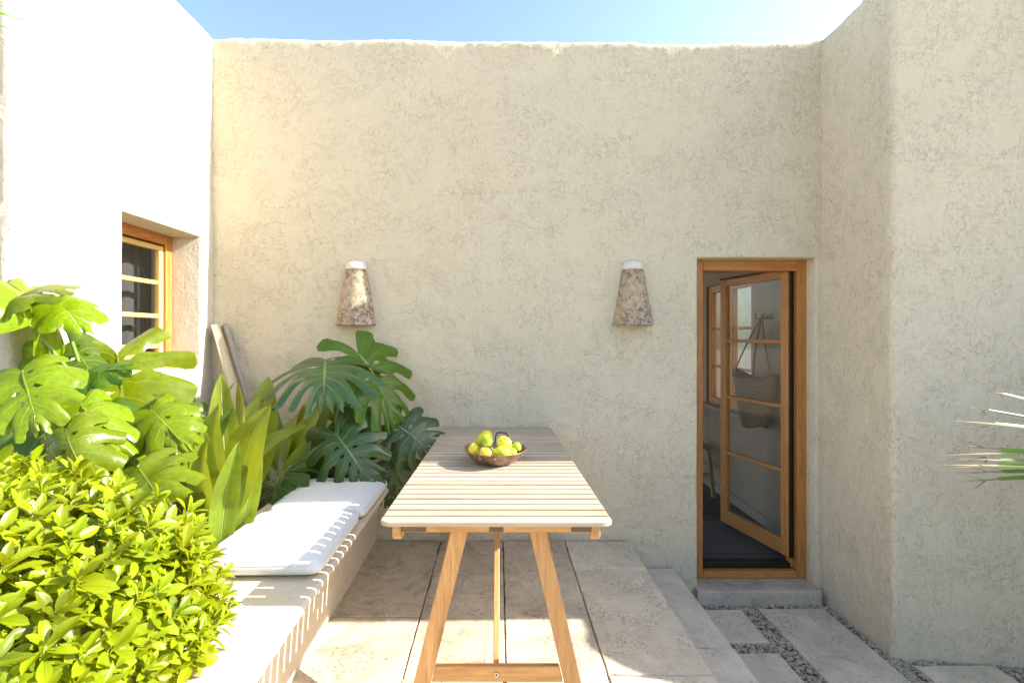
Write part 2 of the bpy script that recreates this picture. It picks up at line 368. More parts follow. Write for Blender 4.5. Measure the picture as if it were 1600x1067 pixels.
def relief_wall(name, org, ud, vd, nd, U, V_, thick, mat, hole=None, step=.03, rounds=(), rr=.03, amp=.004, hr=.012, topf=None, parent=None, seed=0, botf=None, fine=False):
    """plastered wall: front sheet displaced along nd, solid, opening cut; org + u*ud + v*vd"""
    org, ud, vd, nd = map(Vector, (org, ud, vd, nd))
    offs = [0, .003, .008, .015, .024]
    def lines(a, b, extra):
        L = set(np.round(np.arange(a, b, step), 4).tolist()) | {a, b}
        for e in extra:
            for s in (-1, 1):
                for o_ in offs:
                    if a <= e+s*o_ <= b: L.add(round(e+s*o_, 4))
        return sorted(L)
    hu = [hole[0], hole[1]] if hole else []; hv = [hole[2], hole[3]] if hole else []
    us = lines(U[0], U[1], [U[0], U[1]]+hu); vs = lines(V_[0], V_[1], [V_[0], V_[1]]+hv)
    nu, nv = len(us), len(vs); P = []
    def rnd_in(d, r): return r - math.sqrt(max(0, r*r-(r-d)**2)) if d < r else 0
    for side in (0, 1):
        for j, v in enumerate(vs):
            for i, u in enumerate(us):
                vv = v
                fu = (v-V_[0])/(V_[1]-V_[0])
                if topf: vv = V_[0] + (v-V_[0])*(topf(u)-V_[0])/(V_[1]-V_[0])
                p = org + ud*u + vd*vv
                if side == 0:
                    q = p*1.0 + Vector((seed, 0, 0))
                    d = amp*(1.6*mnoise.noise(q*1.7)+mnoise.noise(q*6)+.5*mnoise.noise(q*17))
                    e = 0
                    if 'top' in rounds: e = max(e, rnd_in((V_[1]-v)*1.0 + .006*mnoise.noise(q*22), rr))
                    if fine and V_[1]-v < .16:
                        k_ = 1-(V_[1]-v)/.16; d += k_*(.007*abs(mnoise.noise(q*24))+.005*mnoise.noise(q*48))
                    if 'u0' in rounds: e = max(e, rnd_in(u-U[0] + .004*mnoise.noise(q*22), rr*.7))
                    if 'u1' in rounds: e = max(e, rnd_in(U[1]-u + .004*mnoise.noise(q*22), rr*.7))
                    if hole:
                        du = max(hole[0]-u, u-hole[1], 0); dv = max(hole[2]-v, v-hole[3], 0); e = max(e, rnd_in(math.hypot(du, dv), hr))
                    p = p + nd*(d-e)
                else: p = p - nd*thick
                P.append(p)
    def inh(i, j): return hole and hole[0]-1e-4 <= us[i] and us[i+1] <= hole[1]+1e-4 and hole[2]-1e-4 <= vs[j] and vs[j+1] <= hole[3]+1e-4
    F = []; N = nu*nv; I = lambda i, j: j*nu+i
    flip = ud.cross(vd).dot(nd) < 0
    def add(a, b, c, d): F.append((a, b, c, d) if not flip else (d, c, b, a))
    for j in range(nv-1):
        for i in range(nu-1):
            if inh(i, j): continue
            add(I(i,j), I(i+1,j), I(i+1,j+1), I(i,j+1)); add(N+I(i,j), N+I(i,j+1), N+I(i+1,j+1), N+I(i+1,j))
            for (di, dj, a, b) in ((-1,0,(i,j+1),(i,j)), (1,0,(i+1,j),(i+1,j+1)), (0,-1,(i,j),(i+1,j)), (0,1,(i+1,j+1),(i,j+1))):
                x, y = i+di, j+dj
                if not (0 <= x < nu-1 and 0 <= y < nv-1) or inh(x, y):
                    add(I(*b), I(*a), N+I(*a), N+I(*b))
    me = mesh(name, P, F, smooth=True)
    o = obj(name, me, mat, parent)
    try:
        me.set_sharp_from_angle(angle=R(50))
    except Exception: pass
    return o

# ================================================================== SETTING
LG = -.38
ground = obj('ground', mesh('ground', [(-60,-60,LG-.03),(60,-60,LG-.03),(60,60,LG-.03),(-60,60,LG-.03)], [(0,1,2,3)]), M['ground']); tag(ground, kind='structure')

# terrace: solid base with paving slabs on it
terr = empty('terrace', (0, 1.5, 0)); tag(terr, kind='structure')
box('base_course', (-.80, -1.2, LG-.02), (.822, 3.06, -.034), M['step'], None, bev=.003).parent = terr
bpy.data.objects['base_course'].location = (0, -1.5, 0)
def slab(name, x0, x1, y0, y1, z0, z1, mat, parent, seed):
    """stone slab with slightly wavy worn edges"""
    rs = random.Random(seed); n = 14; P = []; F = []
    ring = []
    def side(a, b):
        for i in range(n):
            t = i/n; p = Vector(a).lerp(Vector(b), t); ring.append(p)
    side((x0,y0,0),(x1,y0,0)); side((x1,y0,0),(x1,y1,0)); side((x1,y1,0),(x0,y1,0)); side((x0,y1,0),(x0,y0,0))
    c = Vector(((x0+x1)/2, (y0+y1)/2, 0)); N = len(ring)
    for lvl, (ins, z) in enumerate(((0, z0), (0, z1-.004), (.0035, z1))):
        for p in ring:
            jit = .0028*mnoise.noise(p*14+Vector((seed,0,0))) + .002*mnoise.noise(p*50+Vector((seed,0,0)))
            chip = max(0, mnoise.noise(p*9+Vector((0,seed,0)))-.42)*.05 if lvl else 0
            d = (c-p); dd = Vector((math.copysign(1, d.x) if abs(abs(d.x)-(x1-x0)/2) < 1e-4 else 0, math.copysign(1, d.y) if abs(abs(d.y)-(y1-y0)/2) < 1e-4 else 0, 0))
            q = p + dd*(ins+.0025+jit+chip); P.append((q.x-c.x, q.y-c.y, z))
    for lvl in range(2):
        for k in range(N):
            a, b = k, (k+1) % N; F.append((lvl*N+a, lvl*N+b, (lvl+1)*N+b, (lvl+1)*N+a))
    F.append(tuple(2*N+k for k in range(N))); F.append(tuple(range(N))[::-1])
    me = mesh(name, P, F, smooth=False); o = obj(name, me, mat, None); o.parent = parent
    o.location = c - Vector(parent.location) + Vector((0, 0, rs.uniform(-.0012, .0012))); o.location.z = rs.uniform(-.0012, .0012)
    return o
cols = [(-.79, -.365, [-1.2, -.23, .59, 1.41, 2.226, 3.05]), (-.365, .028, [-1.2, .18, 1.0, 1.82, 2.644, 3.05]),
        (.028, .42, [-1.2, .6, 1.42, 2.238, 3.05]), (.42, .83, [-1.2, .19, 1.01, 1.843, 2.68, 3.05])]
s = 0
for ci, (a, b, ys) in enumerate(cols):
    for y0, y1 in zip(ys, ys[1:]):
        s += 1; slab('paving_slab', a, b, y0, y1, -.036, 0, M['paver_dirt_shade'] if (ci < 3) else M['paver'], terr, s)
box('joint_bed', (-.79, -1.19, -.0345), (.815, 3.05, -.010), M['mortar'], terr, bev=0, loc=(0,-1.5,0))
# intermediate step (two long stones)
stp = empty('terrace_step', (0.97, 1.5, 0)); tag(stp, kind='structure')
for k, (y0, y1) in enumerate(((-1.2, .6), (.6, 2.27), (2.27, 3.055))):
    slab('step_stone', .826, 1.115, y0, y1, LG-.02, -.174, M['step'], stp, 60+k)
# lower path
path = empty('garden_path', (1.9, 2.2, LG)); tag(path, kind='structure')
def pslab(x0, x1, y0, y1, seed, mat='paver'):
    o = slab('paving_slab', x0, x1, y0, y1, -.06, 0, M[mat], path, seed); return o
for k, a in enumerate([(1.12, 1.495, 2.636, 2.955), (1.12, 1.49, 1.78, 2.55), (1.12, 1.49, .9, 1.69), (1.60, 2.01, 1.72, 2.965), (1.60, 2.01, .6, 1.63),
                       (2.125, 2.535, 1.55, 2.455), (2.125, 2.535, .6, 1.46), (2.65, 3.0, 1.8, 2.40), (1.12, 1.49, -.2, .8), (1.6, 2.01, -.5, .5), (2.125, 2.9, -.4, .5)]):
    pslab(*a, 80+k)
# gravel
def gravel():
    rs = random.Random(5); ico = bmesh.new(); bmesh.ops.create_icosphere(ico, subdivisions=1, radius=1)
    bv = [v.co.copy() for v in ico.verts]; bf = [tuple(v.index for v in f.verts) for f in ico.faces]; ico.free()
    V = []; F = []
    strips = [((1.47, 1.62), (.4, 2.99)), ((1.10, 1.52), (2.54, 2.65)), ((1.10, 1.52), (1.66, 1.80)), ((1.99, 2.075), (1.2, 3.0)), ((2.02, 2.14), (.6, 2.53)), ((1.12, 2.05), (2.95, 3.03)),
              ((2.52, 2.67), (.8, 2.46)), ((2.06, 2.9), (2.42, 2.52)), ((1.55, 2.1), (1.60, 1.74)), ((2.1, 2.6), (1.45, 1.56))]
    for (xa, xb), (ya, yb) in strips:
        n = int((xb-xa)*(yb-ya)*7500)
        for _ in range(n):
            x, y = rs.uniform(xa, xb), rs.uniform(ya, yb); near = y > 1.4
            if not near and rs.random() < .6: continue
            r = rs.choice((.005, .006, .008, .010, .012)) * rs.uniform(.8, 1.2)
            sx, sy, sz = r*rs.uniform(.8,1.5), r*rs.uniform(.8,1.4), r*rs.uniform(.5,.9); a = rs.uniform(0, 6.28); ca, sa = math.cos(a), math.sin(a)
            z = LG-.028+rs.uniform(0, .020); o = len(V)
            for p in bv:
                X, Y, Z = p.x*sx*rs.uniform(.85,1.1), p.y*sy, p.z*sz; V.append((x+X*ca-Y*sa, y+X*sa+Y*ca, z+Z))
            F.extend(tuple(i+o for i in f) for f in bf)
    g = obj('gravel', mesh('gravel', V, F, smooth=False), M['pebble']); tag(g, kind='stuff'); return g
gravel()

# ------------------------------------------------------------------ house: back wall, door, room
house = empty('house', (0, 3.07, 0))
tag(house, 'cream stucco house wall at the back with an open glazed wooden door', 'house')
def HP(o): o.parent = house; o.matrix_parent_inverse = Matrix.Translation((0, -3.07, 0)); return o
DX0, DX1, DZ0, DZ1 = 1.273, 2.03, -.302, .80+1.0
TOPZ = CAMZ+1.905
def backtop(u): return TOPZ - .012*math.sin(u*1.1+.6) - (.012 if u > .9 else 0) + .010*mnoise.noise(Vector((u*2.2, 3, 0))) + (max(0, u-1.75)**2)*.15
relief_wall('facade', (0, 3.07, 0), (1,0,0), (0,0,1), (0,-1,0), (-1.95, 2.12), (LG-.05, TOPZ), .30, M['wall'],
            hole=(DX0, DX1, LG-.05+.001 if False else DZ0-.30, DZ1), rounds=('top',), rr=.045, amp=.0035, topf=None, parent=None, seed=2, step=.02, fine=True).name = 'facade'
fac = bpy.data.objects['facade']; HP(fac)
# undulate the top edge
for v in fac.data.vertices:
    if v.co.z > 2.2:
        f = (v.co.z-2.2)/(TOPZ-2.2); v.co.z += (backtop(v.co.x)-TOPZ)*f
# door step stone fills the foot of the opening
stone_step = slab('door_step', 1.250, 2.03, 3.012, 3.30, LG-.02, -.300, M['sill'], stp, 140)
HP(stone_step); stone_step.location = ((1.250+2.03)/2, (3.012+3.30)/2, 0)
# door frame (y 3.165..3.255)
FY = 3.165
def hb(name, lo, hi, mat, par=None, bev=.003):
    o = box(name, lo, hi, mat, None, bev)
    if par is None: HP(o)
    else: o.parent = par
    return o
frame = empty('door_frame'); HP(frame)
hb('jamb', (1.266, FY, -.300), (1.348, FY+.11, 1.802), M['frame_z'], frame, .004)
hb('jamb', (1.972, FY, -.300), (2.034, FY+.09, 1.802), M['frame_z'], frame, .004)
hb('jamb', (1.958, FY+.05, -.248), (1.9715, FY+.11, 1.728), M['frame_z'], frame, .002)
hb('lintel', (1.3485, FY+.001, 1.730), (1.9715, FY+.11, 1.801), M['frame_x'], frame, .004)
hb('threshold', (1.3485, FY+.001, -.299), (1.9715, FY+.05, -.252), M['frame_x'], frame, .004)
hb('door_seal', (1.3485, FY+.052, -.299), (1.9715, FY+.14, -.222), M['dark'], frame, .002)
# hidden lump of wall round frame back is the opening itself
# open door leaf, hinged right
hinge = Vector((1.955, 3.215, -.165+.0)); dv = Vector((-.156, .641, 0)); dl = dv.length; ang = math.atan2(dv.y, dv.x)
leaf = empty('glazed_door', (hinge.x, hinge.y, 0), (0, 0, ang)); HP(leaf)
zb, zt = -.178, 1.745; sw = .062; th = .042
def lp(name, lo, hi, mat, bev=.003): o = box(name, lo, hi, mat, leaf, bev); return o
lp('stile', (0, -th/2, zb), (sw, th/2, zt), M['frame_z']); lp('stile', (dl-sw, -th/2, zb), (dl, th/2, zt), M['frame_z'])
lp('rail', (sw, -th/2+.001, zb), (dl-sw, th/2-.001, zb+.098), M['frame_x']); lp('rail', (sw, -th/2+.001, zt-.055), (dl-sw, th/2-.001, zt), M['frame_x'])
lp('weather_strip', (.0, -th/2-.004, zt+.001), (dl, th/2+.004, zt+.014), M['dark'], .001)
lp('weather_strip', (-.014, -th/2, zb), (-.002, th/2-.006, zt), M['dark'], .001)
mzs = [1.262, .822, .385]
for z in mzs: lp('muntin', (sw+.001, -.017, z-.0125), (dl-sw-.001, .017, z+.0125), M['frame_x'])
edges = [zt-.055]+mzs+[zb+.098]
for a, b in zip(edges, edges[1:]): lp('pane', (sw-.004, -.0025, b+.0115 if b > 0 else b+.001), (dl-sw+.004, .0025, a-.0115 if a < 1.6 else a-.001), M['glass'], 0)
lp('lock_plate', (dl-.030, -th/2-.0025, .815), (dl-.012, -th/2-.0005, .90), M['steel'], .0005)
for z in (-.05, .28, .77, 1.55): lp('door_hinge', (-.018, -th/2-.012, z), (.004, -th/2+.006, z+.07), M['dark'], .002)
# room behind
room = empty('room'); HP(room)
RX0, RX1, RY1, RZ0, RZ1 = -.6, 2.13, 6.6, -.215, 2.3
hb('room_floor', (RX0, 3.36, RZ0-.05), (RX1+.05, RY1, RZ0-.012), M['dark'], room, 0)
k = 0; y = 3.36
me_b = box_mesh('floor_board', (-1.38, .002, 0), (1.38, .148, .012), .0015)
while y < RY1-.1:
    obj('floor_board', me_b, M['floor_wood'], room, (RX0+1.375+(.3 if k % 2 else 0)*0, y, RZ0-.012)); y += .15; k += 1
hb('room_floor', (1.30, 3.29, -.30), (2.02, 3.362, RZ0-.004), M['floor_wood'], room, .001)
hb('room_wall', (RX0-.1, 3.371, RZ0-.05), (RX0, 4.0, RZ1), M['room'], room, 0)  # side wall left open past this piece to brighten the room
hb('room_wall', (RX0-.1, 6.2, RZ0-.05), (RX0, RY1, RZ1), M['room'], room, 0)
hb('room_wall', (RX0-.1, RY1, RZ0-.05), (RX0+.4, RY1+.1, RZ1), M['room'], room, 0)  # rear wall also broken by a gap added for daylight
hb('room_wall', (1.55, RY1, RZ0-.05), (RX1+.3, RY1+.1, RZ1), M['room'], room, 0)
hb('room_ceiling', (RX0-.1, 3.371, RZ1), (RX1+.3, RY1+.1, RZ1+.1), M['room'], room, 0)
WY0, WY1, WZ0, WZ1 = 4.02, 4.92, .62, 1.80     # window in the right room wall
for lo, hi in (((RX1, 3.371, RZ0-.05), (RX1+.25, WY0, RZ1)), ((RX1, WY1, RZ0-.05), (RX1+.25, RY1, RZ1)),
               ((RX1, WY0, RZ0-.05), (RX1+.25, WY1, WZ0)), ((RX1, WY0, WZ1), (RX1+.25, WY1, RZ1))):
    hb('room_wall', lo, hi, M['room'], room, 0)
hb('skirting_board', (RX1-.018, 3.372, RZ0+.001), (RX1-.001, RY1-.002, RZ0+.08), M['room'], room, .002)
wf = empty('room_window'); HP(wf)
x0w, x1w = RX1+.02, RX1+.075
for lo, hi, m in (((x0w, WY0, WZ0), (x1w, WY0+.07, WZ1), 'frame_z'), ((x0w, WY1-.07, WZ0), (x1w, WY1, WZ1), 'frame_z'),
               ((x0w, (WY0+WY1)/2-.05, WZ0+.07), (x1w, (WY0+WY1)/2+.05, WZ1-.07), 'frame_z'),
               ((x0w+.001, WY0+.07, WZ0), (x1w-.001, WY1-.07, WZ0+.07), 'frame_y'), ((x0w+.001, WY0+.07, WZ1-.07), (x1w-.001, WY1-.07, WZ1), 'frame_y')):
    hb('window_frame', lo, hi, M[m], wf)
for z in (1.0, 1.37):
    for a, b in ((WY0+.071, (WY0+WY1)/2-.051), ((WY0+WY1)/2+.051, WY1-.071)): hb('muntin', (x0w+.015, a, z-.012), (x1w-.015, b, z+.012), M['frame_y'], wf)
hb('pane', (x0w+.024, WY0+.065, WZ0+.065), (x0w+.028, WY1-.065, WZ1-.065), M['glass'], wf, 0)
hb('window_sill', (RX1-.06, WY0-.05, WZ0-.04), (RX1-.001, WY1+.05, WZ0-.002), M['room'], wf)
# basket with long handles on a hook, on the right room wall
def basket():
    b = empty('hanging_basket', (2.01, 3.77, .60)); tag(b, 'large woven straw basket with long leather straps hanging from a wall hook indoors', 'basket')
    V = []; F = []; n = 28; rows = 12
    for side_ in (0, 1):
        for j in range(rows+1):
            t = j/rows; rx = (.075+.03*t)-side_*.006; ry = (.15+.13*t**.7)-side_*.006
            for i in range(n):
                a = 2*math.pi*i/n; flare = .06*abs(math.sin(a))**4*t*t
                V.append((math.cos(a)*rx, math.sin(a)*ry, t*.36+flare+side_*.004-(.02*math.cos(a*2)*(1-t))))
        o = side_*(rows+1)*n
        for j in range(rows):
            for i in range(n):
                q = (o+j*n+i, o+j*n+(i+1) % n, o+(j+1)*n+(i+1) % n, o+(j+1)*n+i); F.append(q if not side_ else q[::-1])
        F.append(tuple(o+i for i in range(n))[::-1] if not side_ else tuple(o+i for i in range(n)))
    top = rows*n; o2 = (rows+1)*n+rows*n
    for i in range(n): F.append((top+i, top+(i+1) % n, o2+(i+1) % n, o2+i))
    obj('basket_body', mesh('basket_body', V, F), M['wicker'], b)
    rim = [Vector((math.cos(2*math.pi*i/32)*.103, math.sin(2*math.pi*i/32)*.278, .36+.06*abs(math.sin(2*math.pi*i/32))**4)) for i in range(33)]
    tube('rim', rim, .008, M['leather'], b, 6)
    for (x, y) in ((-.09, -.16), (-.09, .16), (.06, -.14), (.06, .14)):
        tube('strap', bez((x, y, .37), (x*.6, y*.5, .60), (.06, 0, .85), 8), .006, M['leather'], b, 6)
    h = empty('wall_hook', (2.128, 3.77, 1.45)); tag(h, 'small dark curled iron hook on the indoor wall above the basket', 'hook')
    obj('hook_plate', box_mesh('hook_plate', (-.008, -.05, -.02), (0, .05, .02), .002), M['dark'], h)
    for sy in (-1, 1):
        tube('hook_arm', [(-.004, sy*.01, 0), (-.05, sy*.03, -.015), (-.075, sy*.055, -.01), (-.08, sy*.065, .02), (-.07, sy*.06, .035)], .005, M['dark'], h, 6)
    tube('hook_arm', [(-.004, 0, 0), (-.05, 0, -.015), (-.062, 0, 0), (-.06, 0, .018)], .006, M['dark'], h, 6)
basket()
def chair():
    c = empty('wooden_chair', (1.80, 4.72, RZ0)); tag(c, 'light wooden chair standing indoors, half hidden behind the door frame', 'chair')
    for sx in (-1, 1):
        for sy in (-1, 1):
            beam('leg', (sx*.22, sy*.21, 0), (sx*.185, sy*.18, .45 if sy < 0 else .88), .032, .036, M['chair_wood'], c)
    obj('seat', box_mesh('seat', (-.21, -.21, .45), (.21, .21, .48), .01, 2), M['chair_wood'], c)
    V, F = [], []
    for i in range(13):
        a = -1+2*i/12; 
        for z in (.66, .86):
            for t in (0, .02): V.append((a*.20, .20+.05*(1-a*a)+t, z))
    for i in range(12):
        o = i*4; F += [(o, o+4, o+6, o+2), (o+1, o+3, o+7, o+5), (o+2, o+6, o+7, o+3), (o, o+1, o+5, o+4)]
    F += [(0, 2, 3, 1), (48, 49, 51, 50)]
    obj('backrest', mesh('backrest', V, F), M['chair_wood'], c)
    for sy in (-1, 1): beam('stretcher', (-.2, sy*.195, .22), (.2, sy*.195, .22), .02, .02, M['chair_wood'], c)
    for sx in (-1, 1): beam('stretcher', (sx*.205, -.19, .28), (sx*.205, .19, .28), .02, .02, M['chair_wood'], c, up=Vector((1,0,0)))
chair()

# ------------------------------------------------------------------ right block
rb = empty('right_building', (2.066, 2.51, LG)); tag(rb, 'grey-beige stucco building block projecting at the right of the courtyard', 'building')
def RP(o, e): o.parent = e; o.matrix_parent_inverse = Matrix.Translation(-Vector(e.location)); return o
def blocktop(X):   # height of the block over X
    return CAMZ + 1.93 + .10*max(0, min(1, (X-2.066)/.3)) - 1.2*max(0, X-2.36)**1.5
f = relief_wall('side_wall', (2.066, 3.072, 0), (0,-1,0), (0,0,1), (-1,0,0), (0, .557), (LG-.05, CAMZ+1.935), .25, M['wall_right'], rounds=('top', 'u1'), rr=.035, amp=.0035, seed=5)
for v in f.data.vertices:   # slight sag towards the facade
    if v.co.z > 2.6: v.co.z += -.055*((v.co.y-2.515)/.557)*(v.co.z-2.6)/(CAMZ+1.935-2.6)
RP(f, rb)
ddir = Vector((1, -.113, 0)).normalized(); nrm = Vector((-.113, -1, 0)).normalized()
f = relief_wall('front_wall', (2.066, 2.515, 0), ddir, (0,0,1), nrm, (0, .95), (LG-.05, CAMZ+2.03), .25, M['wall_right'], rounds=('top', 'u0'), rr=.035, amp=.0035, topf=lambda u: blocktop(2.066+u), seed=9)
RP(f, rb)
V = []; F = []; xs = [2.09+.92*i/16 for i in range(17)]
for x in xs:
    for y in (2.50-(x-2.066)*.113+.03, 3.4): V.append((x, y, blocktop(x)-.035)); V.append((x, y, blocktop(x)-.2))
for i in range(16):
    o = i*4; F += [(o, o+4, o+6, o+2), (o+1, o+3, o+7, o+5), (o, o+1, o+5, o+4), (o+2, o+6, o+7, o+3)]
F += [(0, 2, 3, 1), (64, 65, 67, 66)]
RP(obj('roof', mesh('roof', V, F), M['wall_right']), rb)
# ------------------------------------------------------------------ left building
lb = empty('left_building', (-1.83, 1.80, LG)); tag(lb, 'brilliant white sunlit stucco wall on the left with a small recessed window', 'building')
WH = (2.34, 2.945, CAMZ-.19, CAMZ+.605)
f = relief_wall('side_wall', (-1.83, 0, 0), (0,1,0), (0,0,1), (1,0,0), (1.80, 3.09), (LG-.05, CAMZ+1.915), .30, M['wall_left'], hole=WH, rounds=('top', 'u0'), rr=.03, amp=.003, seed=12)
RP(f, lb)
f = relief_wall('front_wall', (-1.836, 1.80, 0), (-1,0,0), (0,0,1), (0,-1,0), (0, 2.5), (LG-.05, CAMZ+1.915), .30, M['wall_left'], rounds=('top', 'u0'), rr=.03, amp=.006, step=.05, seed=15)
RP(f, lb)
RP(box('roof', (-4.3, 1.85, CAMZ+1.75), (-1.90, 3.30, CAMZ+1.90), M['wall_left'], None, 0), lb)
lw = empty('window'); RP(lw, lb)
def lwb(name, lo, hi, mat, bev=.003): o = box(name, lo, hi, M[mat], None, bev); o.parent = lw; return o
XF = -2.0; y0, y1, z0, z1 = WH; y0 -= .0; 
fr = .058
lwb('window_frame', (XF-.06, y1-fr, z0), (XF, y1+.001, z1), 'frame_z'); lwb('window_frame', (XF-.06, y0-.001, z0), (XF, y0+fr, z1), 'frame_z')
lwb('window_frame', (XF-.06, y0+fr, z1-fr), (XF-.001, y1-fr, z1+.001), 'frame_y'); lwb('window_frame', (XF-.06, y0+fr, z0), (XF-.001, y1-fr, z0+fr), 'frame_y')
a0, a1, c0, c1 = y0+fr+.004, y1-fr-.004, z0+fr+.004, z1-fr-.012; cw = .034
M['casement_z'] = wood('casement_sunlit_upright', (.56, .36, .10), (.74, .54, .20), 'z'); M['casement_y'] = wood('casement_sunlit_cross', (.56, .36, .10), (.74, .54, .20), 'y')  # window wood with the yellow of the sun put into its colour
lwb('casement', (XF-.045, a1-cw, c0), (XF-.012, a1, c1), 'casement_z'); lwb('casement', (XF-.045, a0, c0), (XF-.012, a0+cw, c1), 'casement_z')
lwb('casement', (XF-.045, a0+cw, c1-cw*.8), (XF-.013, a1-cw, c1), 'casement_y'); lwb('casement', (XF-.045, a0+cw, c0), (XF-.013, a1-cw, c0+cw), 'casement_y')
for z in (CAMZ+.315, CAMZ+.118, CAMZ-.06): lwb('muntin', (XF-.040, a0+cw+.001, z-.012), (XF-.015, a1-cw-.001, z+.012), 'casement_y')
lwb('pane', (XF-.031, a0+cw-.004, c0+cw-.004), (XF-.027, a1-cw+.004, c1-cw*.8+.004), 'glass', 0)
V = []; F = []; nn = 60
for i in range(nn+1):
    t = i/nn; yy = y0-.15+t*(y1-y0+.42)
    for z in (z0-.05, z1+.05): V.append((XF-.16+.007*math.sin(t*46)+.004*math.sin(t*21+1), yy, z))
for i in range(nn): F.append((2*i, 2*i+2, 2*i+3, 2*i+1))
cur = obj('curtain', mesh('curtain', V, F), M['curtain']); cur.parent = lw
lwb('window_sill', (XF+.001, y0+.001, z0-.004), (-1.822, y1-.001, z0+.012), 'wall_left', .004)
RP(box('inner_wall', (-2.5, y0-.45, z0-.4), (-2.42, y1+.5, z1+.3), M['curtain'], None, 0), lb)

# ------------------------------------------------------------------ unseen masses added out of frame to shade the court
RP(box('shade_pier', (2.98, 2.268, LG), (3.50, 2.75, CAMZ+2.25), M['wall_right'], None, .012, 2), rb)  # added block, casts the straight shade edge over table and deck
gw = relief_wall('shade_wall', (3.15, -2.5, 0), (0,1,0), (0,0,1), (-1,0,0), (0, 5.1), (LG-.05, CAMZ+.36), .2, M['wall_right'], rounds=('top',), rr=.04, amp=.006, step=.04, seed=33, topf=lambda u: CAMZ+.03+.31*max(0, min(1, (u-4.30)/.28))**.6+.02*math.sin(u*9))  # unseen, added for shade; top curved to round the shadow on the deck
tag(gw, 'unseen low wall added right of the path to cast a bush-like curved shade', 'shade wall')

# ------------------------------------------------------------------ bench
bench = empty('masonry_bench', (-.78, 1.5, 0)); tag(bench, 'long cream plastered built-in bench with thin overhanging seat along the planting bed', 'bench')
def BP(o): return RP(o, bench)
V = []; F = []; ys = [ -1.2+ (3.06+1.2)*i/40 for i in range(41)]
for y in ys:
    wv = .004*mnoise.noise(Vector((1, y*3, 2)))
    V += [(-.778+wv, y, -.03), (-.772+wv, y, .14), (-.762+wv, y, .28), (-.755+wv, y, .442), (-1.12, y, .442), (-1.12, y, -.03)]
for i in range(40):
    for k in range(6): a = i*6+k; b = i*6+(k+1) % 6; F.append((a, a+6, b+6, b))
F += [(0, 1, 2, 3, 4, 5)[::-1], tuple(240+k for k in range(6))]
BP(obj('bench_wall', mesh('bench_wall', V, F, smooth=False), M['bench']))
V = []; F = []; prof = []
def capx(y): return -.60 + .055*max(0, (1.4-y)/1.4)*.5 + .006*mnoise.noise(Vector((5, y*2, 0)))
ysc = [-1.2+(2.63+1.2)*i/50 for i in range(51)]
for y in ysc:
    x = capx(y); zt_ = .472+.0015*mnoise.noise(Vector((7, y*3, 1)))
    P = [(-1.14, zt_), (x-.03, zt_), (x-.008, zt_-.0025), (x, zt_-.010), (x, zt_-.022), (x-.006, .443), (-1.14, .443)]
    V += [(a, y, b) for a, b in P]
for i in range(50):
    for k in range(7): a = i*7+k; b = i*7+(k+1) % 7; F.append((a, a+7, b+7, b))
F += [tuple(range(7))[::-1], tuple(350+k for k in range(7))]
BP(obj('bench_seat', mesh('bench_seat', V, F, smooth=False), M['bench']))
# planting bed
bed = obj('planting_bed', box_mesh('planting_bed', (-1.828, 0.0, -.3), (-1.121, 3.066, .36), 0), M['soil']); tag(bed, kind='structure')
bed2 = obj('planting_bed', box_mesh('planting_bed', (-1.12, 2.64, .445), (-.80, 3.062, .47), .004), M['soil']); tag(bed2, kind='structure')

# ------------------------------------------------------------------ cushions
def cushion(cx, cy, w, d, t, rot, label, seed):
    c = empty('seat_cushion', (cx, cy, .4735), (0, 0, rot)); tag(c, label, 'cushion', 'white cushions on the bench')
    n = 44; V = []; F = []
    for s_ in (1, -1):
        for j in range(n+1):
            for i in range(n+1):
                a = math.sin((i/n*2-1)*math.pi/2)*1.0; b = math.sin((j/n*2-1)*math.pi/2)*1.0
                r = (abs(a)**14+abs(b)**14)**(1/14); k = 1/max(1, r) ; A, B = a*k, b*k
                rr_ = min(1, max(abs(A), abs(B), r if r < 1 else 1))
                e = (1-rr_**6)**.42 if rr_ < 1 else 0
                puff = 1+.30*(1-A**4)*(1-B**4)
                z = t*.5*e*puff
                if s_ > 0:
                    q = Vector((A*2.2+seed, B*2.2, seed)); z += .0035*mnoise.noise(q*2)*e + .002*mnoise.noise(q*5)*e
                    z -= .006*math.exp(-((A*.9)**2+(B*.9-.0)**2)*14)*e
                    z += .0022*math.sin(A*60+3*mnoise.noise(q*3))*max(0, (abs(B)-.78)/.22)*e*(1 if rr_ < .995 else 0)
                else: z = max(-t*.5, -z)
                V.append((A*w/2, B*d/2, t/2+ (z if s_ > 0 else z)))
    N = (n+1)**2
    for s_ in (0, 1):
        for j in range(n):
            for i in range(n):
                q = (s_*N+j*(n+1)+i, s_*N+j*(n+1)+i+1, s_*N+(j+1)*(n+1)+i+1, s_*N+(j+1)*(n+1)+i); F.append(q if not s_ else q[::-1])
    me = mesh('cushion_cover', V, F)
    bm = bmesh.new(); bm.from_mesh(me); bmesh.ops.remove_doubles(bm, verts=bm.verts[:], dist=.0002); bm.to_mesh(me); bm.free(); me.polygons.foreach_set('use_smooth', [True]*len(me.polygons))
    obj('cushion_cover', me, M['fabric'], c)
    pts = []
    for i in range(73):
        a = 2*math.pi*i/72; ca, sa = math.cos(a), math.sin(a); r = (abs(ca)**14+abs(sa)**14)**(-1/14)
        pts.append(Vector((ca*r*w/2*.985, sa*r*d/2*.985, t*.685 + .001*math.sin(a*9))))
    tube('piping', pts, .0018, M['piping'], c, 6)
cushion(-.828, 1.872, .445, .50, .070, .010, 'front white canvas cushion, nearest the camera on the bench', 1.3)
cushion(-.818, 2.375, .445, .465, .068, -.008, 'rear white canvas cushion under the monstera leaves at the far bench end', 4.1)

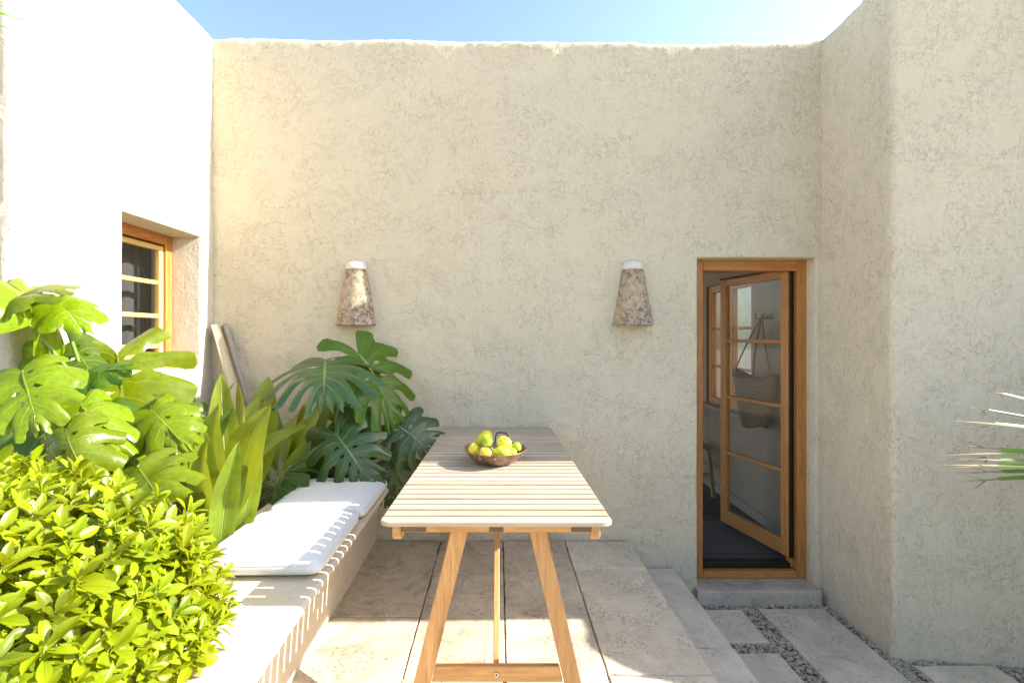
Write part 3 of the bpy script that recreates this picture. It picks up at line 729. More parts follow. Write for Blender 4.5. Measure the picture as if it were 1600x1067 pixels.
# ------------------------------------------------------------------ table
HT = CAMZ-.575
tab = empty('slatted_table', (-.006, 2.25, 0), (0, 0, R(-.1))); tag(tab, 'wooden trestle table with a weathered slatted top and orange-brown splayed legs', 'table')
Y0, Y1, NS = -.768, .788, 29
pitch = (Y1-Y0)/NS
def halfw(y): return (.3635 - (y-Y0)/(Y1-Y0)*.030)
def slat_mesh(y0, y1, corner):
    n = 4; pts = []
    hw0, hw1 = halfw(y0), halfw(y1); r = .034
    def arc(cx, cy, a0, a1, k=6): return [(cx+r*math.cos(R(a0+(a1-a0)*i/k)), cy+r*math.sin(R(a0+(a1-a0)*i/k))) for i in range(k+1)]
    if corner == 'near': pts = arc(-hw0+r, y0+r, 180, 270)+arc(hw0-r, y0+r, 270, 360)+[(hw1, y1), (-hw1, y1)]
    elif corner == 'far': pts = [(-hw0, y0), (hw0, y0)]+arc(hw1-r, y1-r, 0, 90)+arc(-hw1+r, y1-r, 90, 180)
    else: pts = [(-hw0, y0), (hw0, y0), (hw1, y1), (-hw1, y1)]
    bm = bmesh.new(); vs = [bm.verts.new((x, y, HT-.014)) for x, y in pts]; f = bm.faces.new(vs)
    r_ = bmesh.ops.extrude_face_region(bm, geom=[f]); 
    for g in r_['geom']:
        if isinstance(g, bmesh.types.BMVert): g.co.z = HT
    bmesh.ops.recalc_face_normals(bm, faces=bm.faces[:])
    bmesh.ops.bevel(bm, geom=[e for e in bm.edges if abs(e.verts[0].co.z-e.verts[1].co.z) < 1e-6], offset=.0022, segments=2, affect='EDGES')
    return bmesh_to('slat', bm)
gap = .0080
for i in range(NS):
    a = Y0+i*pitch; e0 = 0 if i == 0 else gap/2; e1 = 0 if i == NS-1 else gap/2
    o = obj('slat', slat_mesh(a+e0, a+pitch-e1, 'near' if i == 0 else 'far' if i == NS-1 else None), M['slat'], tab)
    o.location.z = rnd.uniform(-.0008, .0006)
zu = HT-.0155
for sx in (-1, 1):   # long rails under the slats, with chamfered ends
    bm = bmesh.new(); xr = sx*.312; P = [(Y0+.02, zu), (Y0+.02, zu-.036), (Y0+.032, zu-.050), (Y1-.032, zu-.050), (Y1-.02, zu-.036), (Y1-.02, zu)]
    a = [bm.verts.new((xr-.014, y, z)) for y, z in P]; b = [bm.verts.new((xr+.014, y, z)) for y, z in P]
    bm.faces.new(a); bm.faces.new(b[::-1])
    for k in range(6): bm.faces.new((a[k], b[k], b[(k+1) % 6], a[(k+1) % 6]))
    bmesh.ops.recalc_face_normals(bm, faces=bm.faces[:]); bmesh.ops.bevel(bm, geom=bm.edges[:], offset=.0025, segments=1, affect='EDGES')
    obj('rail', bmesh_to('rail', bm), M['teak_y'], tab)
for sy in (-1, 1):
    yc = (Y0+.036 if sy < 0 else Y1-.036)
    obj('crossbar', box_mesh('crossbar', (-.297, yc-.014, zu-.024), (.297, yc+.014, zu-.001), .002), M['teak'], tab)
obj('crossbar', box_mesh('crossbar', (-.297, -.02, zu-.024), (.297, .02, zu-.001), .002), M['teak'], tab)
for x0_, x1_ in ((-.022, .022), (-.296, -.22), (.235, .296)):
    obj('metal_plate', box_mesh('metal_plate', (x0_, Y0+.0200, zu-.022), (x1_, Y0+.0216, zu-.003), .0005), M['plate'], tab)
tilt = R(0)
for sy in (-1, 1):
    yc = sy*.697
    for sx in (-1, 1):
        top = Vector((sx*.118+.008, yc, zu-.001)); foot = Vector((sx*(.286 if sy < 0 else .306)+.002, yc, .001))
        # vertical cut box following the lean
        bm = bmesh.new(); wv = .0275; P = []
        for p, z in ((foot, .001), (top, zu-.002)):
            for dx, dy in ((-wv, -.012), (wv, -.012), (wv, .012), (-wv, .012)): P.append(bm.verts.new((p.x+dx, p.y+dy, z)))
        bm.faces.new(P[:4][::-1]); bm.faces.new(P[4:])
        for k in range(4): bm.faces.new((P[k], P[(k+1) % 4], P[4+(k+1) % 4], P[4+k]))
        bmesh.ops.bevel(bm, geom=bm.edges[:], offset=.0025, segments=2, affect='EDGES')
        obj('leg', bmesh_to('leg', bm), M['teak_z'], tab)
    zs0, zs1 = .188, .238
    def lx(z): return .286+(.118-.286)*z/zu
    bm = bmesh.new(); P = []
    for y in (yc-.010, yc+.010):
        for x, z in ((-lx(zs0)+.033, zs0), (lx(zs0)-.027, zs0), (lx(zs1)-.027, zs1), (-lx(zs1)+.033, zs1)): P.append(bm.verts.new((x, y, z)))
    bm.faces.new(P[:4]); bm.faces.new(P[4:][::-1])
    for k in range(4): bm.faces.new((P[k], P[4+k], P[4+(k+1) % 4], P[(k+1) % 4]))
    bmesh.ops.recalc_face_normals(bm, faces=bm.faces[:]); bmesh.ops.bevel(bm, geom=bm.edges[:], offset=.002, segments=1, affect='EDGES')
    obj('stretcher', bmesh_to('stretcher', bm), M['teak'], tab)
    # diagonal brace from the stretcher up to the middle
    beam('brace', (.0, yc-sy*.022, .232), (.0, sy*.085, zu-.026), .020, .042, M['teak_z'], tab, up=Vector((0, 1, 0)), bev=.002)
    V, F = tube_data([(0, yc-sy*-.0102, .214), (0, yc+sy*.0135, .214)], .0075, 12); obj('screw', mesh('screw', V, F, smooth=False), M['steel'], tab)
    V, F = tube_data([(0, yc+sy*.0136, .214), (0, yc+sy*.0142, .214)], .003, 8); obj('screw', mesh('screw', V, F, smooth=False), M['dark'], tab)
# ------------------------------------------------------------------ bowl and fruit
bc = Vector((-.016, 2.19, HT+.001))
bowl = empty('copper_bowl', bc); tag(bowl, 'round copper pan with two loop handles holding citrus fruit on the table', 'bowl')
prof = [(0, 0), (.05, 0), (.082, .002), (.098, .012), (.118, .032), (.136, .052), (.143, .060), (.1455, .0615), (.1445, .0635), (.140, .062), (.132, .052), (.114, .033), (.094, .014), (.08, .005), (0, .004)]
n = 64; V = []; F = []
for r, z in prof:
    for k in range(n): a = 2*math.pi*k/n; wob = 1+.006*math.sin(3*a+.5); V.append((r*wob*math.cos(a), r*wob*math.sin(a), z))
for j in range(len(prof)-1):
    for k in range(n): F.append((j*n+k, j*n+(k+1) % n, (j+1)*n+(k+1) % n, (j+1)*n+k))
obj('bowl_body', mesh('bowl_body', V, F), M['copper'], bowl)
for s_, ang in ((-1, R(-104)), (1, R(78))):
    d = Vector((math.cos(ang), math.sin(ang), 0)); t = Vector((-d.y, d.x, 0)); hw = .031
    r0 = .137; pts = [d*(r0-.006)-t*hw+Vector((0,0,.044)), d*(r0+.006)-t*hw+Vector((0,0,.056)), d*(r0+.012)-t*hw*.98+Vector((0,0,.085))]
    pts += [d*(r0+.014)-t*hw*.80+Vector((0,0,.100)), d*(r0+.014)-t*hw*.5+Vector((0,0,.104)), d*(r0+.014)+t*hw*.5+Vector((0,0,.104)), d*(r0+.014)+t*hw*.80+Vector((0,0,.100))]
    pts += [d*(r0+.012)+t*hw*.98+Vector((0,0,.085)), d*(r0+.006)+t*hw+Vector((0,0,.056)), d*(r0-.006)+t*hw+Vector((0,0,.044))]
    tube('handle', pts, .0032, M['dark'] if s_ > 0 else M['copper'], bowl, 8)
    for q in (-1, 1):
        V, F = tube_data([d*(r0-.001)+t*hw*q+Vector((0,0,.047)), d*(r0+.007)+t*hw*q+Vector((0,0,.047))], .006, 10); obj('rivet', mesh('rivet', V, F), M['copper'], bowl)
def fruit_obj(kind, loc, r, ax, mat, label, elong=1.2, nub=.12):
    n, m_ = 24, 16; V = []; F = []; ax = Vector(ax).normalized(); q = ax.to_track_quat('Z', 'Y')
    for j in range(m_+1):
        t = math.pi*j/m_; z = -math.cos(t)*elong; rr_ = math.sin(t)
        if abs(z) > elong*.9: pass
        nb_ = nub*max(0, abs(math.cos(t))-.9)/.1
        for k in range(n):
            a = 2*math.pi*k/n; w_ = 1+.03*mnoise.noise(Vector((math.cos(a)*rr_, math.sin(a)*rr_, z))*2+Vector(loc)*50)
            V.append((rr_*w_*math.cos(a)*r, rr_*w_*math.sin(a)*r, (z+math.copysign(nb_, z))*r))
    for j in range(m_):
        for k in range(n): F.append((j*n+k, j*n+(k+1) % n, (j+1)*n+(k+1) % n, (j+1)*n+k))
    o = obj(kind, mesh(kind, V, F), mat); o.location = loc; o.rotation_mode = 'QUATERNION'; o.rotation_quaternion = q
    tag(o, label, kind, 'citrus fruit in the copper bowl'); return o
FZ = HT
fruit_obj('lemon', px(757, 686, 2.225), .034, (.5, .2, .75), M['mango'], 'tall greenish yellow lemon standing at the back left of the bowl', 1.25)
fruit_obj('lime', px(761, 691, 2.16), .0255, (.2, -.6, .5), M['lime'], 'bright green lime in the middle, leaning on the tall lemon', 1.08, .05)
fruit_obj('lemon', px(788, 693.5, 2.16), .0335, (-.6, .3, .7), M['lemon'], 'large golden lemon on top at the right, catching the sun', 1.12, .08)
fruit_obj('lime', px(807, 698.5, 2.21), .0235, (.1, -.3, .9), M['lime'], 'green lime at the far right rim of the bowl', 1.1, .05)
fruit_obj('lemon', px(740, 702, 2.16), .0255, (.2, .3, .9), M['lemon'], 'yellow lemon at the far left of the bowl', 1.1, .08)
fruit_obj('lemon', px(758, 708, 2.115), .0255, (1, -.1, -.15), M['lemon'], 'yellow lemon lying behind the front handle', 1.25)
fruit_obj('lemon', px(785, 707, 2.12), .029, (1, -.2, -.2), M['lemon'], 'yellow lemon lying at the front right under the golden one', 1.25)
fruit_obj('lime', px(800, 707, 2.15), .0215, (.4, .3, .2), M['lime'], 'small lime tucked low at the right, half under the golden lemon', 1.1, .05)
fruit_obj('lime', px(771, 709, 2.20), .024, (.4, .3, .2), M['lime'], 'lime at the bottom of the bowl between the two lying lemons', 1.1, .05)

# ------------------------------------------------------------------ wall lamps made of roof tiles
def sconce(cx, label, seed):
    c = empty('wall_lamp', (cx, 3.066, CAMZ+.07)); tag(c, label, 'wall lamp', 'terracotta tile lamps on the back wall')
    h = .355; n = 20; V = []; F = []; rows = 16
    for s_ in (0, 1):
        for j in range(rows+1):
            t = j/rows; r = (.128*(1-t)+.066*t) - s_*.012; dp = (.118*(1-t)+.062*t) - s_*.012
            for i in range(n+1):
                a = math.pi*i/n; wob = 1+.02*mnoise.noise(Vector((a*1.5, t*4, seed)))
                zz = t*h + (.004*mnoise.noise(Vector((a*4, seed, 3))) if j == 0 else 0)
                V.append((-math.cos(a)*r*wob, -math.sin(a)*dp*wob, zz))
    K = (n+1)
    for s_ in (0, 1):
        o = s_*(rows+1)*K
        for j in range(rows):
            for i in range(n):
                q = (o+j*K+i, o+(j+1)*K+i, o+(j+1)*K+i+1, o+j*K+i+1); F.append(q[::-1] if not s_ else q)
    o = (rows+1)*K
    for i in range(n): F.append((i, i+1, o+i+1, o+i)); F.append((rows*K+i, o+rows*K+i, o+rows*K+i+1, rows*K+i+1))
    for j in range(rows): F.append((j*K, o+j*K, o+(j+1)*K, (j+1)*K)); F.append((j*K+n, (j+1)*K+n, o+(j+1)*K+n, o+j*K+n))
    obj('lamp_shade', mesh('lamp_shade', V, F, smooth=True), M['terracotta'], c)
    V = []; F = []   # plaster cap: rounded wedge closing the top
    rows = 7
    for j in range(rows+1):
        t = j/rows; k_ = math.sqrt(max(0, 1-t*t)); 
        for i in range(n+1):
            a = math.pi*i/n; V.append((-math.cos(a)*.067*(.45+.55*k_) if j < rows else 0, -math.sin(a)*.064*k_ , h-.004+.062*t+.003*mnoise.noise(Vector((a*2, t*3, seed)))))
    for j in range(rows):
        for i in range(n): F.append((j*K+i, j*K+i+1, (j+1)*K+i+1, (j+1)*K+i))
    F.append(tuple(range(K))[::-1])
    obj('cap', mesh('cap', V, F), M['cap'], c)
    V, F = tube_data([(0, -.045, .20), (0, -.045, .235)], .018, 12); obj('lamp_socket', mesh('lamp_socket', V, F), M['cap'], c)
sconce((557-779)/750*3.07, 'left terracotta tile wall lamp, the one above the monstera', 1)
sconce((988-779)/750*3.07, 'right terracotta tile wall lamp, the one beside the door', 8)

# ------------------------------------------------------------------ boards leaning in the corner
b = beam('leaning_board', px(384, 680, 2.93), px(336, 507, 3.02), .046, .020, M['board'], None, up=Vector((.8, -1, 0)))
tag(b, 'pale front board with sunlit cream face leaning in the left corner', 'board', 'boards leaning in the corner')
b = beam('leaning_board', px(402, 680, 2.97), px(350, 508, 3.045), .050, .022, M['board_shaded'], None, up=Vector((-.9, -1, 0)))
tag(b, 'shade-grey board leaning behind the pale one in the left corner', 'board', 'boards leaning in the corner')

# ================================================================== PLANTS
def smooth(a, b, x):
    t = max(0, min(1, (x-a)/(b-a))); return t*t*(3-2*t)
def monstera_mesh(seed, droop=.25, fold=.10, curl=.35, nl=7, wr=1.0, arch=.25, wav=1.0, open_=1.0, r0m=.0):
    rs = random.Random(seed); V = []; F = []; UV = []
    Lk = [(0, .40), (.12, .54), (.28, .60), (.45, .58), (.62, .50), (.78, .40), (.90, .27), (1.0, .13)]
    def Lf(t):
        for (a, x), (b, y) in zip(Lk, Lk[1:]):
            if t <= b: return x+(y-x)*(t-a)/(b-a)
        return .13
    for side in (1, -1):
        bnd = [0.0]+[(k+rs.uniform(-.12, .12))/nl for k in range(1, nl)]+[1.0]
        types = [(0, 0, 0)]
        for k in range(1, nl):
            r0 = rs.uniform(.34, .52)+r0m if rs.random() > .12+r0m else .80
            types.append((r0, rs.uniform(.15, .24)*open_, 1 if rs.random() < .55 else 0))
        types[-1] = (.72, .2, 0)
        types.append((0, 0, 0))
        def half(k, r):
            if k == 0 or k == nl: return 0
            r0, g_, hole = types[k]; w_ = 0
            if r > r0: u_ = (r-r0)/(1-r0); w_ = g_/nl*(min(1, u_*3)**.6+.35*u_**4)
            if hole and .12 < r < .27: w_ = max(w_, .17/nl*math.sin(math.pi*(r-.12)/.15))
            return w_
        for k in range(nl):
            nc, nr = 6, 16; base = len(V); lob = rs.uniform(.94, 1.05); ph = rs.uniform(-.03, .03)
            for j in range(nr+1):
                r = j/nr; a = bnd[k]+half(k, r); b = bnd[k+1]-half(k+1, r)
                for i in range(nc+1):
                    s_ = i/nc; t = a+(b-a)*s_; q = 2*s_-1
                    th = R(158)*(1-t)**1.15 + R(10)*t; th -= .42*r*math.sin(th)
                    L = Lf(t)*lob*wr*(1-.07*abs(q)**5-.035*q*(1 if 0 < k < nl-1 else .3)) ; m = .84*t**1.05
                    x = m + r*L*math.cos(th)*1.0; y = r*L*math.sin(th)
                    d = math.hypot(x-m, y)
                    z = fold*y - curl*y*y*1.6 - arch*max(0, x)**2*.9 - arch*.8*min(0, x)**2
                    z += -.020*(1-q*q)*0 + .030*wav*(q*q)*(-1)*smooth(.15, .9, r)
                    z += wav*.045*mnoise.noise(Vector((x*2.2+seed, y*2.2*side, side))) + wav*.016*r*r*math.sin(q*2.6+k*1.7+seed)
                    z += ph*r*r - droop*.35*smooth(.5, 1, r)*r*L
                    V.append(Vector((x, y*side, z))); UV.append((s_, r*.98 if t < .999 else 0))
            for j in range(nr):
                for i in range(nc):
                    q_ = (base+j*(nc+1)+i, base+j*(nc+1)+i+1, base+(j+1)*(nc+1)+i+1, base+(j+1)*(nc+1)+i)
                    F.append(q_ if side < 0 else q_[::-1])
    me = mesh('monstera_leaf', V, F, UV)
    bm = bmesh.new(); bm.from_mesh(me); bmesh.ops.remove_doubles(bm, verts=bm.verts[:], dist=.0006); bm.to_mesh(me); bm.free()
    me.polygons.foreach_set('use_smooth', [True]*len(me.polygons))
    return me
def place_leaf(me, base, tip, nh, mat, parent, name='leaf', sc=None, tw=1.0):
    base, tip = Vector(base), Vector(tip); d = tip-base; L = d.length if sc is None else sc; x = d.normalized()
    n = Vector(nh); z = (n - x*n.dot(x)).normalized(); y = z.cross(x)
    o = obj(name, me, mat, None); o.matrix_world = Matrix.Translation(base) @ Matrix((x, y, z)).transposed().to_4x4() @ Matrix.Diagonal((L, L*tw, L, 1))
    o.parent = parent; o.matrix_parent_inverse = Matrix.Translation(-Vector(parent.location)) ; return o
def stem(parent, a, b, sag=(0, 0, .1), r=.007, mat='stem'):
    a, b = Vector(a), Vector(b); mid = (a+b)/2+Vector(sag); pts = bez(a, mid, b, 10)
    pts = [p-Vector(parent.location) for p in pts]
    return tube('stem', pts, [r*1.3-(.5*r)*i/10 for i in range(11)], M[mat], parent, 7)

# --- shaded monstera against the back wall
m2 = empty('monstera_plant', (-.93, 2.80, .45)); tag(m2, 'shaded monstera with large split leaves against the back wall beyond the bench', 'monstera', 'monstera plants')
root = Vector((-.93, 2.80, .44))
Ls = [ # base(px), tip(px), normal, mat, seed, params, twist
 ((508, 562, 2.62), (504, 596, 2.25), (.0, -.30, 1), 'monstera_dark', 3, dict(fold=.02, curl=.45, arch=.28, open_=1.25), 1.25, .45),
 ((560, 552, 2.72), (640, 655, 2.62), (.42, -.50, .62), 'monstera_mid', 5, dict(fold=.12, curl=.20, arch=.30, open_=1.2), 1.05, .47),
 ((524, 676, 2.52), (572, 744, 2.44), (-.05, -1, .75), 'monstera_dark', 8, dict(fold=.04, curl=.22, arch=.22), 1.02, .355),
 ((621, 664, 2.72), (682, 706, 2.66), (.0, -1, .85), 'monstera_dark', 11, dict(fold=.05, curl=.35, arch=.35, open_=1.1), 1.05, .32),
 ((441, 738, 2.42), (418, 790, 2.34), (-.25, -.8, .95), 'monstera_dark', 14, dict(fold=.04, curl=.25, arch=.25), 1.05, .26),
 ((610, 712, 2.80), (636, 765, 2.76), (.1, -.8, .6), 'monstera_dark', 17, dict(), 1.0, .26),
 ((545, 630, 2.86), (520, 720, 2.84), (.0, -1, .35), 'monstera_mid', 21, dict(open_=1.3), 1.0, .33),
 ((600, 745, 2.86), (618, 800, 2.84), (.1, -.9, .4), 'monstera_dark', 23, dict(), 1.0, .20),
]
for (b_, t_, nh, mt, sd_, kw, tw, sc_) in Ls:
    B = px(*b_); T = px(*t_); place_leaf(monstera_mesh(sd_, **kw), B, T, nh, M[mt], m2, sc=sc_, tw=tw)
    rr = root+Vector((rnd.uniform(-.08, .08), rnd.uniform(-.08, .08), 0)); stem(m2, rr, B, (0, .05, .08))
# --- sunny monstera on the left
m1 = empty('monstera_plant', (-1.50, 2.05, .36)); tag(m1, 'sunlit yellow-green monstera with broad holed leaves below the left window', 'monstera', 'monstera plants')
root = Vector((-1.50, 2.05, .35))
Ls = [
 ((183, 553, 1.95), (196, 703, 1.80), (.35, -1, .55), 7, dict(fold=.05, curl=.25, arch=.15, open_=1.1, r0m=.1, nl=6), 1.15, .40),
 ((46, 508, 1.72), (70, 440, 1.86), (.5, .6, 1.0), 31, dict(fold=.08, curl=.35, open_=.5, nl=3, r0m=.28), 1.3, .25),
 ((20, 468, 1.76), (62, 448, 1.70), (.3, -.7, .9), 33, dict(open_=.5, nl=3, r0m=.28), 1.1, .23),
 ((88, 470, 1.80), (128, 505, 1.72), (.4, -.6, .8), 35, dict(open_=.5, nl=3, r0m=.28), 1.0, .20),
 ((104, 672, 1.52), (128, 765, 1.44), (.15, -1, .65), 37, dict(fold=-.05, curl=.55, open_=.7), .95, .215),
 ((125, 632, 1.62), (190, 715, 1.52), (.45, -.8, .75), 39, dict(fold=.1, curl=.5, open_=.5), .8, .24),
 ((215, 729, 1.58), (252, 785, 1.42), (.1, -.8, .9), 41, dict(open_=.8, wav=1.5), 1.15, .235),
 ((34, 580, 1.56), (50, 655, 1.46), (.15, -.8, .9), 43, dict(open_=.6), 1.1, .23),
 ((130, 585, 1.85), (190, 565, 1.80), (.2, -.6, .9), 45, dict(open_=.6), 1.0, .20),
 ((110, 540, 1.90), (155, 590, 1.84), (.3, -.6, .8), 47, dict(open_=.5), .9, .22),
 ((190, 650, 2.0), (285, 640, 2.05), (.3, -.7, .8), 49, dict(open_=.8), 1.0, .30),
 ((235, 640, 1.85), (288, 690, 1.75), (.4, -.8, .6), 51, dict(open_=.8), .9, .24),
 ((40, 640, 1.70), (90, 700, 1.66), (.1, -.8, .8), 53, dict(open_=.6), 1.0, .28),
 ((150, 660, 1.78), (150, 740, 1.74), (.2, -.9, .5), 55, dict(open_=.8), 1.0, .28),
 ((20, 545, 1.85), (-30, 600, 1.80), (.2, -.8, .7), 57, dict(open_=.8), 1.0, .28),
 ((230, 690, 1.95), (300, 760, 1.90), (.2, -.8, .7), 59, dict(open_=.8), 1.0, .26),
]
for (b_, t_, nh, sd_, kw, tw, sc_) in Ls:
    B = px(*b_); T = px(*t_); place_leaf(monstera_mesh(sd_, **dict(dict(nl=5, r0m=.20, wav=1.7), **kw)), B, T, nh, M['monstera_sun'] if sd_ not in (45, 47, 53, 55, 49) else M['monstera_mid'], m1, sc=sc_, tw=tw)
    rr = root+Vector((rnd.uniform(-.12, .12), rnd.uniform(-.12, .12), 0)); stem(m1, rr, B, (0, .05, .1), .008)

# --- broad strap-leaved plant
def strap_mesh(seed, wd=.14, arch=.3, fold=.25, twist=0):
    rs = random.Random(seed); n, m_ = 22, 6; V = []; F = []; UV = []
    twist = twist or rs.uniform(-.7, .7); bend = rs.uniform(-.10, .10)
    for j in range(n+1):
        t = j/n; w_ = wd*1.02*(math.sin(math.pi*min(1, t**.9))**.7 if t < 1 else 0)*.5 + .012*(1-t)
        cx = t - .12*arch*t**3; cz = -arch*t**2.4
        for i in range(m_+1):
            q = i/m_*2-1; a = twist*t; y = q*w_; z = abs(q)*w_*fold + .006*math.sin(t*17+q*2+seed)*abs(q)
            V.append(Vector((cx, bend*t*(1-t)*3+y*math.cos(a)-z*math.sin(a), cz+y*math.sin(a)+z*math.cos(a)+.02*math.sin(t*9+seed)))); UV.append((i/m_, q*.5 if abs(q) > 1e-6 else 0.0))
    for j in range(n):
        for i in range(m_): F.append((j*(m_+1)+i, (j+1)*(m_+1)+i, (j+1)*(m_+1)+i+1, j*(m_+1)+i+1))
    return mesh('strap_leaf', V, F, UV)
sp = empty('broad_leaf_plant', (-1.05, 2.1, .42)); tag(sp, 'yellow-green plant with upright broad strap leaves between the two monsteras', 'plant', 'broad strap-leaved plants')
SL = [ # base px, tip px, width, arch, normal, mat
 ((352, 800, 1.98), (392, 640, 1.90), .30, .15, (-.5, -1, .2), 'strap'), ((345, 800, 1.95), (335, 640, 1.92), .27, .1, (.3, -1, .2), 'strap'),
 ((325, 770, 2.0), (300, 650, 1.95), .26, .1, (.1, -1, .3), 'strap'), ((365, 790, 2.05), (345, 590, 2.15), .2, .05, (.5, -1, .1), 'strap'),
 ((370, 780, 2.1), (362, 600, 2.2), .18, .05, (-.4, -1, .1), 'strap'), ((350, 730, 2.15), (385, 618, 2.2), .2, .4, (.2, -.8, .6), 'strap'),
 ((300, 730, 2.05), (352, 640, 2.1), .2, .1, (-.3, -1, .4), 'strap_shaded'), ((285, 720, 2.1), (350, 598, 2.2), .14, .1, (-.3, -1, .4), 'strap'),
 ((372, 720, 2.25), (432, 660, 2.2), .25, .5, (.1, -.8, .8), 'strap'), ((385, 740, 2.3), (415, 592, 2.45), .28, .05, (.2, -1, .1), 'strap'),
 ((330, 760, 1.9), (300, 690, 1.8), .3, .3, (.1, -1, .4), 'strap'), ((375, 800, 1.95), (400, 720, 1.9), .22, .3, (.4, -1, .3), 'strap'),
 ((310, 740, 2.2), (320, 640, 2.3), .25, .2, (.1, -1, .2), 'strap_shaded'), ((345, 820, 1.85), (372, 700, 1.8), .2, .1, (.5, -.9, .1), 'strap'),
 ((330, 800, 1.9), (312, 700, 1.8), .24, .15, (.2, -1, .2), 'strap')]
for i, (b_, t_, wd, ar, nh, mt) in enumerate(SL):
    B = px(*b_); T = px(*t_); T = B+(T-B)*1.05; place_leaf(strap_mesh(i, wd, ar), B-Vector((0, 0, .12)), T, nh, M[mt], sp)
sp2 = empty('broad_leaf_plant', (-1.12, 2.72, .42)); tag(sp2, 'half-shaded plant with lance-shaped leaves behind the far cushion, left of the deep green monstera', 'plant', 'broad strap-leaved plants')
SL = [((430, 725, 2.70), (398, 645, 2.75), .3, .15, (-.1, -1, .2), 'strap_shaded'), ((440, 720, 2.70), (496, 612, 2.60), .22, .1, (-.3, -1, .3), 'strap'),
 ((436, 730, 2.70), (470, 632, 2.7), .26, .2, (.2, -1, .2), 'strap'), ((450, 735, 2.70), (415, 598, 2.8), .24, .1, (.3, -1, .2), 'strap_shaded'),
 ((425, 740, 2.6), (445, 640, 2.65), .25, .3, (-.3, -1, .3), 'strap'), ((455, 740, 2.75), (540, 560, 2.75), .16, .05, (-.4, -1, .2), 'strap_shaded'),
 ((440, 750, 2.6), (470, 690, 2.5), .3, .3, (.2, -1, .4), 'strap'), ((420, 750, 2.6), (395, 690, 2.5), .3, .3, (.1, -1, .4), 'strap'),
 ((470, 740, 2.8), (500, 650, 2.85), .24, .2, (.2, -1, .2), 'strap_shaded'), ((500, 745, 2.85), (480, 650, 2.9), .24, .2, (.2, -1, .2), 'strap_shaded'), ((520, 745, 2.85), (560, 660, 2.9), .24, .2, (.2, -1, .2), 'strap_shaded')]
for i, (b_, t_, wd, ar, nh, mt) in enumerate(SL):
    B = px(*b_); T = px(*t_); place_leaf(strap_mesh(40+i, wd, ar), B-Vector((0, 0, .10)), T, nh, M[mt], sp2)

# --- leafy shrub in the foreground
def ovate(L, W, n=6, m_=4, cup=.25, arch=.25):
    V = []; F = []; UV = []
    for j in range(n+1):
        t = j/n; w_ = W*.5*(math.sin(math.pi*t**1.35)**.75 if 0 < t < 1 else 0)+.0012
        for i in range(m_+1):
            q = i/m_*2-1; V.append(Vector((t*L, q*w_, abs(q)*w_*cup-arch*L*t*t))); UV.append((i/m_, q*.45))
    for j in range(n):
        for i in range(m_): F.append((j*(m_+1)+i, (j+1)*(m_+1)+i, (j+1)*(m_+1)+i+1, j*(m_+1)+i+1))
    return V, F, UV
def sprig_mesh(seed):
    rs = random.Random(seed); V = []; F = []; UV = []
    nl = rs.randint(9, 12)
    for k in range(nl):
        up = k/(nl-1); az_ = k*2.4+rs.uniform(-.3, .3); elv = R(5+62*up**1.3+rs.uniform(-10, 10)); L = rs.uniform(.052, .082)*(1-.30*up); W = L*rs.uniform(.30, .40)
        v, f, uv = ovate(L, W, cup=rs.uniform(.15, .5), arch=rs.uniform(.05, .32))
        rm = Matrix.Rotation(az_, 4, 'Z') @ Matrix.Rotation(-elv, 4, 'Y') @ Matrix.Rotation(rs.uniform(-.5, .5), 4, 'X')
        o = len(V); zz = .035*up-.02
        V += [rm @ (p+Vector((.004, 0, 0)))+Vector((0, 0, zz)) for p in v]; UV += uv; F += [tuple(i+o for i in q) for q in f]
    v, f = tube_data([(0, 0, -.10), (.004, 0, -.05), (0, 0, .01)], [.0022, .002, .0015], 5)
    o = len(V); V += v; UV += [(.5, 0)]*len(v); F += [tuple(i+o for i in q) for q in f]
    return mesh('leafy_sprig', V, F, UV)
shrub = empty('leafy_shrub', (-1.27, 1.02, .40)); tag(shrub, 'bright yellow-green glossy shrub spilling over the near bench end at lower left', 'shrub')
SM = [sprig_mesh(100+i) for i in range(8)]
M['shrub_old'] = leafmat('shrub_older_leaf', (.14, .19, .006), tip=(.42, .44, .01), vein=(.22, .28, .03), transl=.34, rough=.35, veins='mid', jitter=.5, spots=.5)
for i, m_ in enumerate(SM): m_.materials.append(M['shrub'] if i not in (2, 6) else M['shrub_old'])
c = Vector((-1.235, 1.00, .40)); rad = Vector((.50, .53, .53)); count = 0; pts = []
rs = random.Random(11); tries = 0
EV = []; EF = []; EUV = []
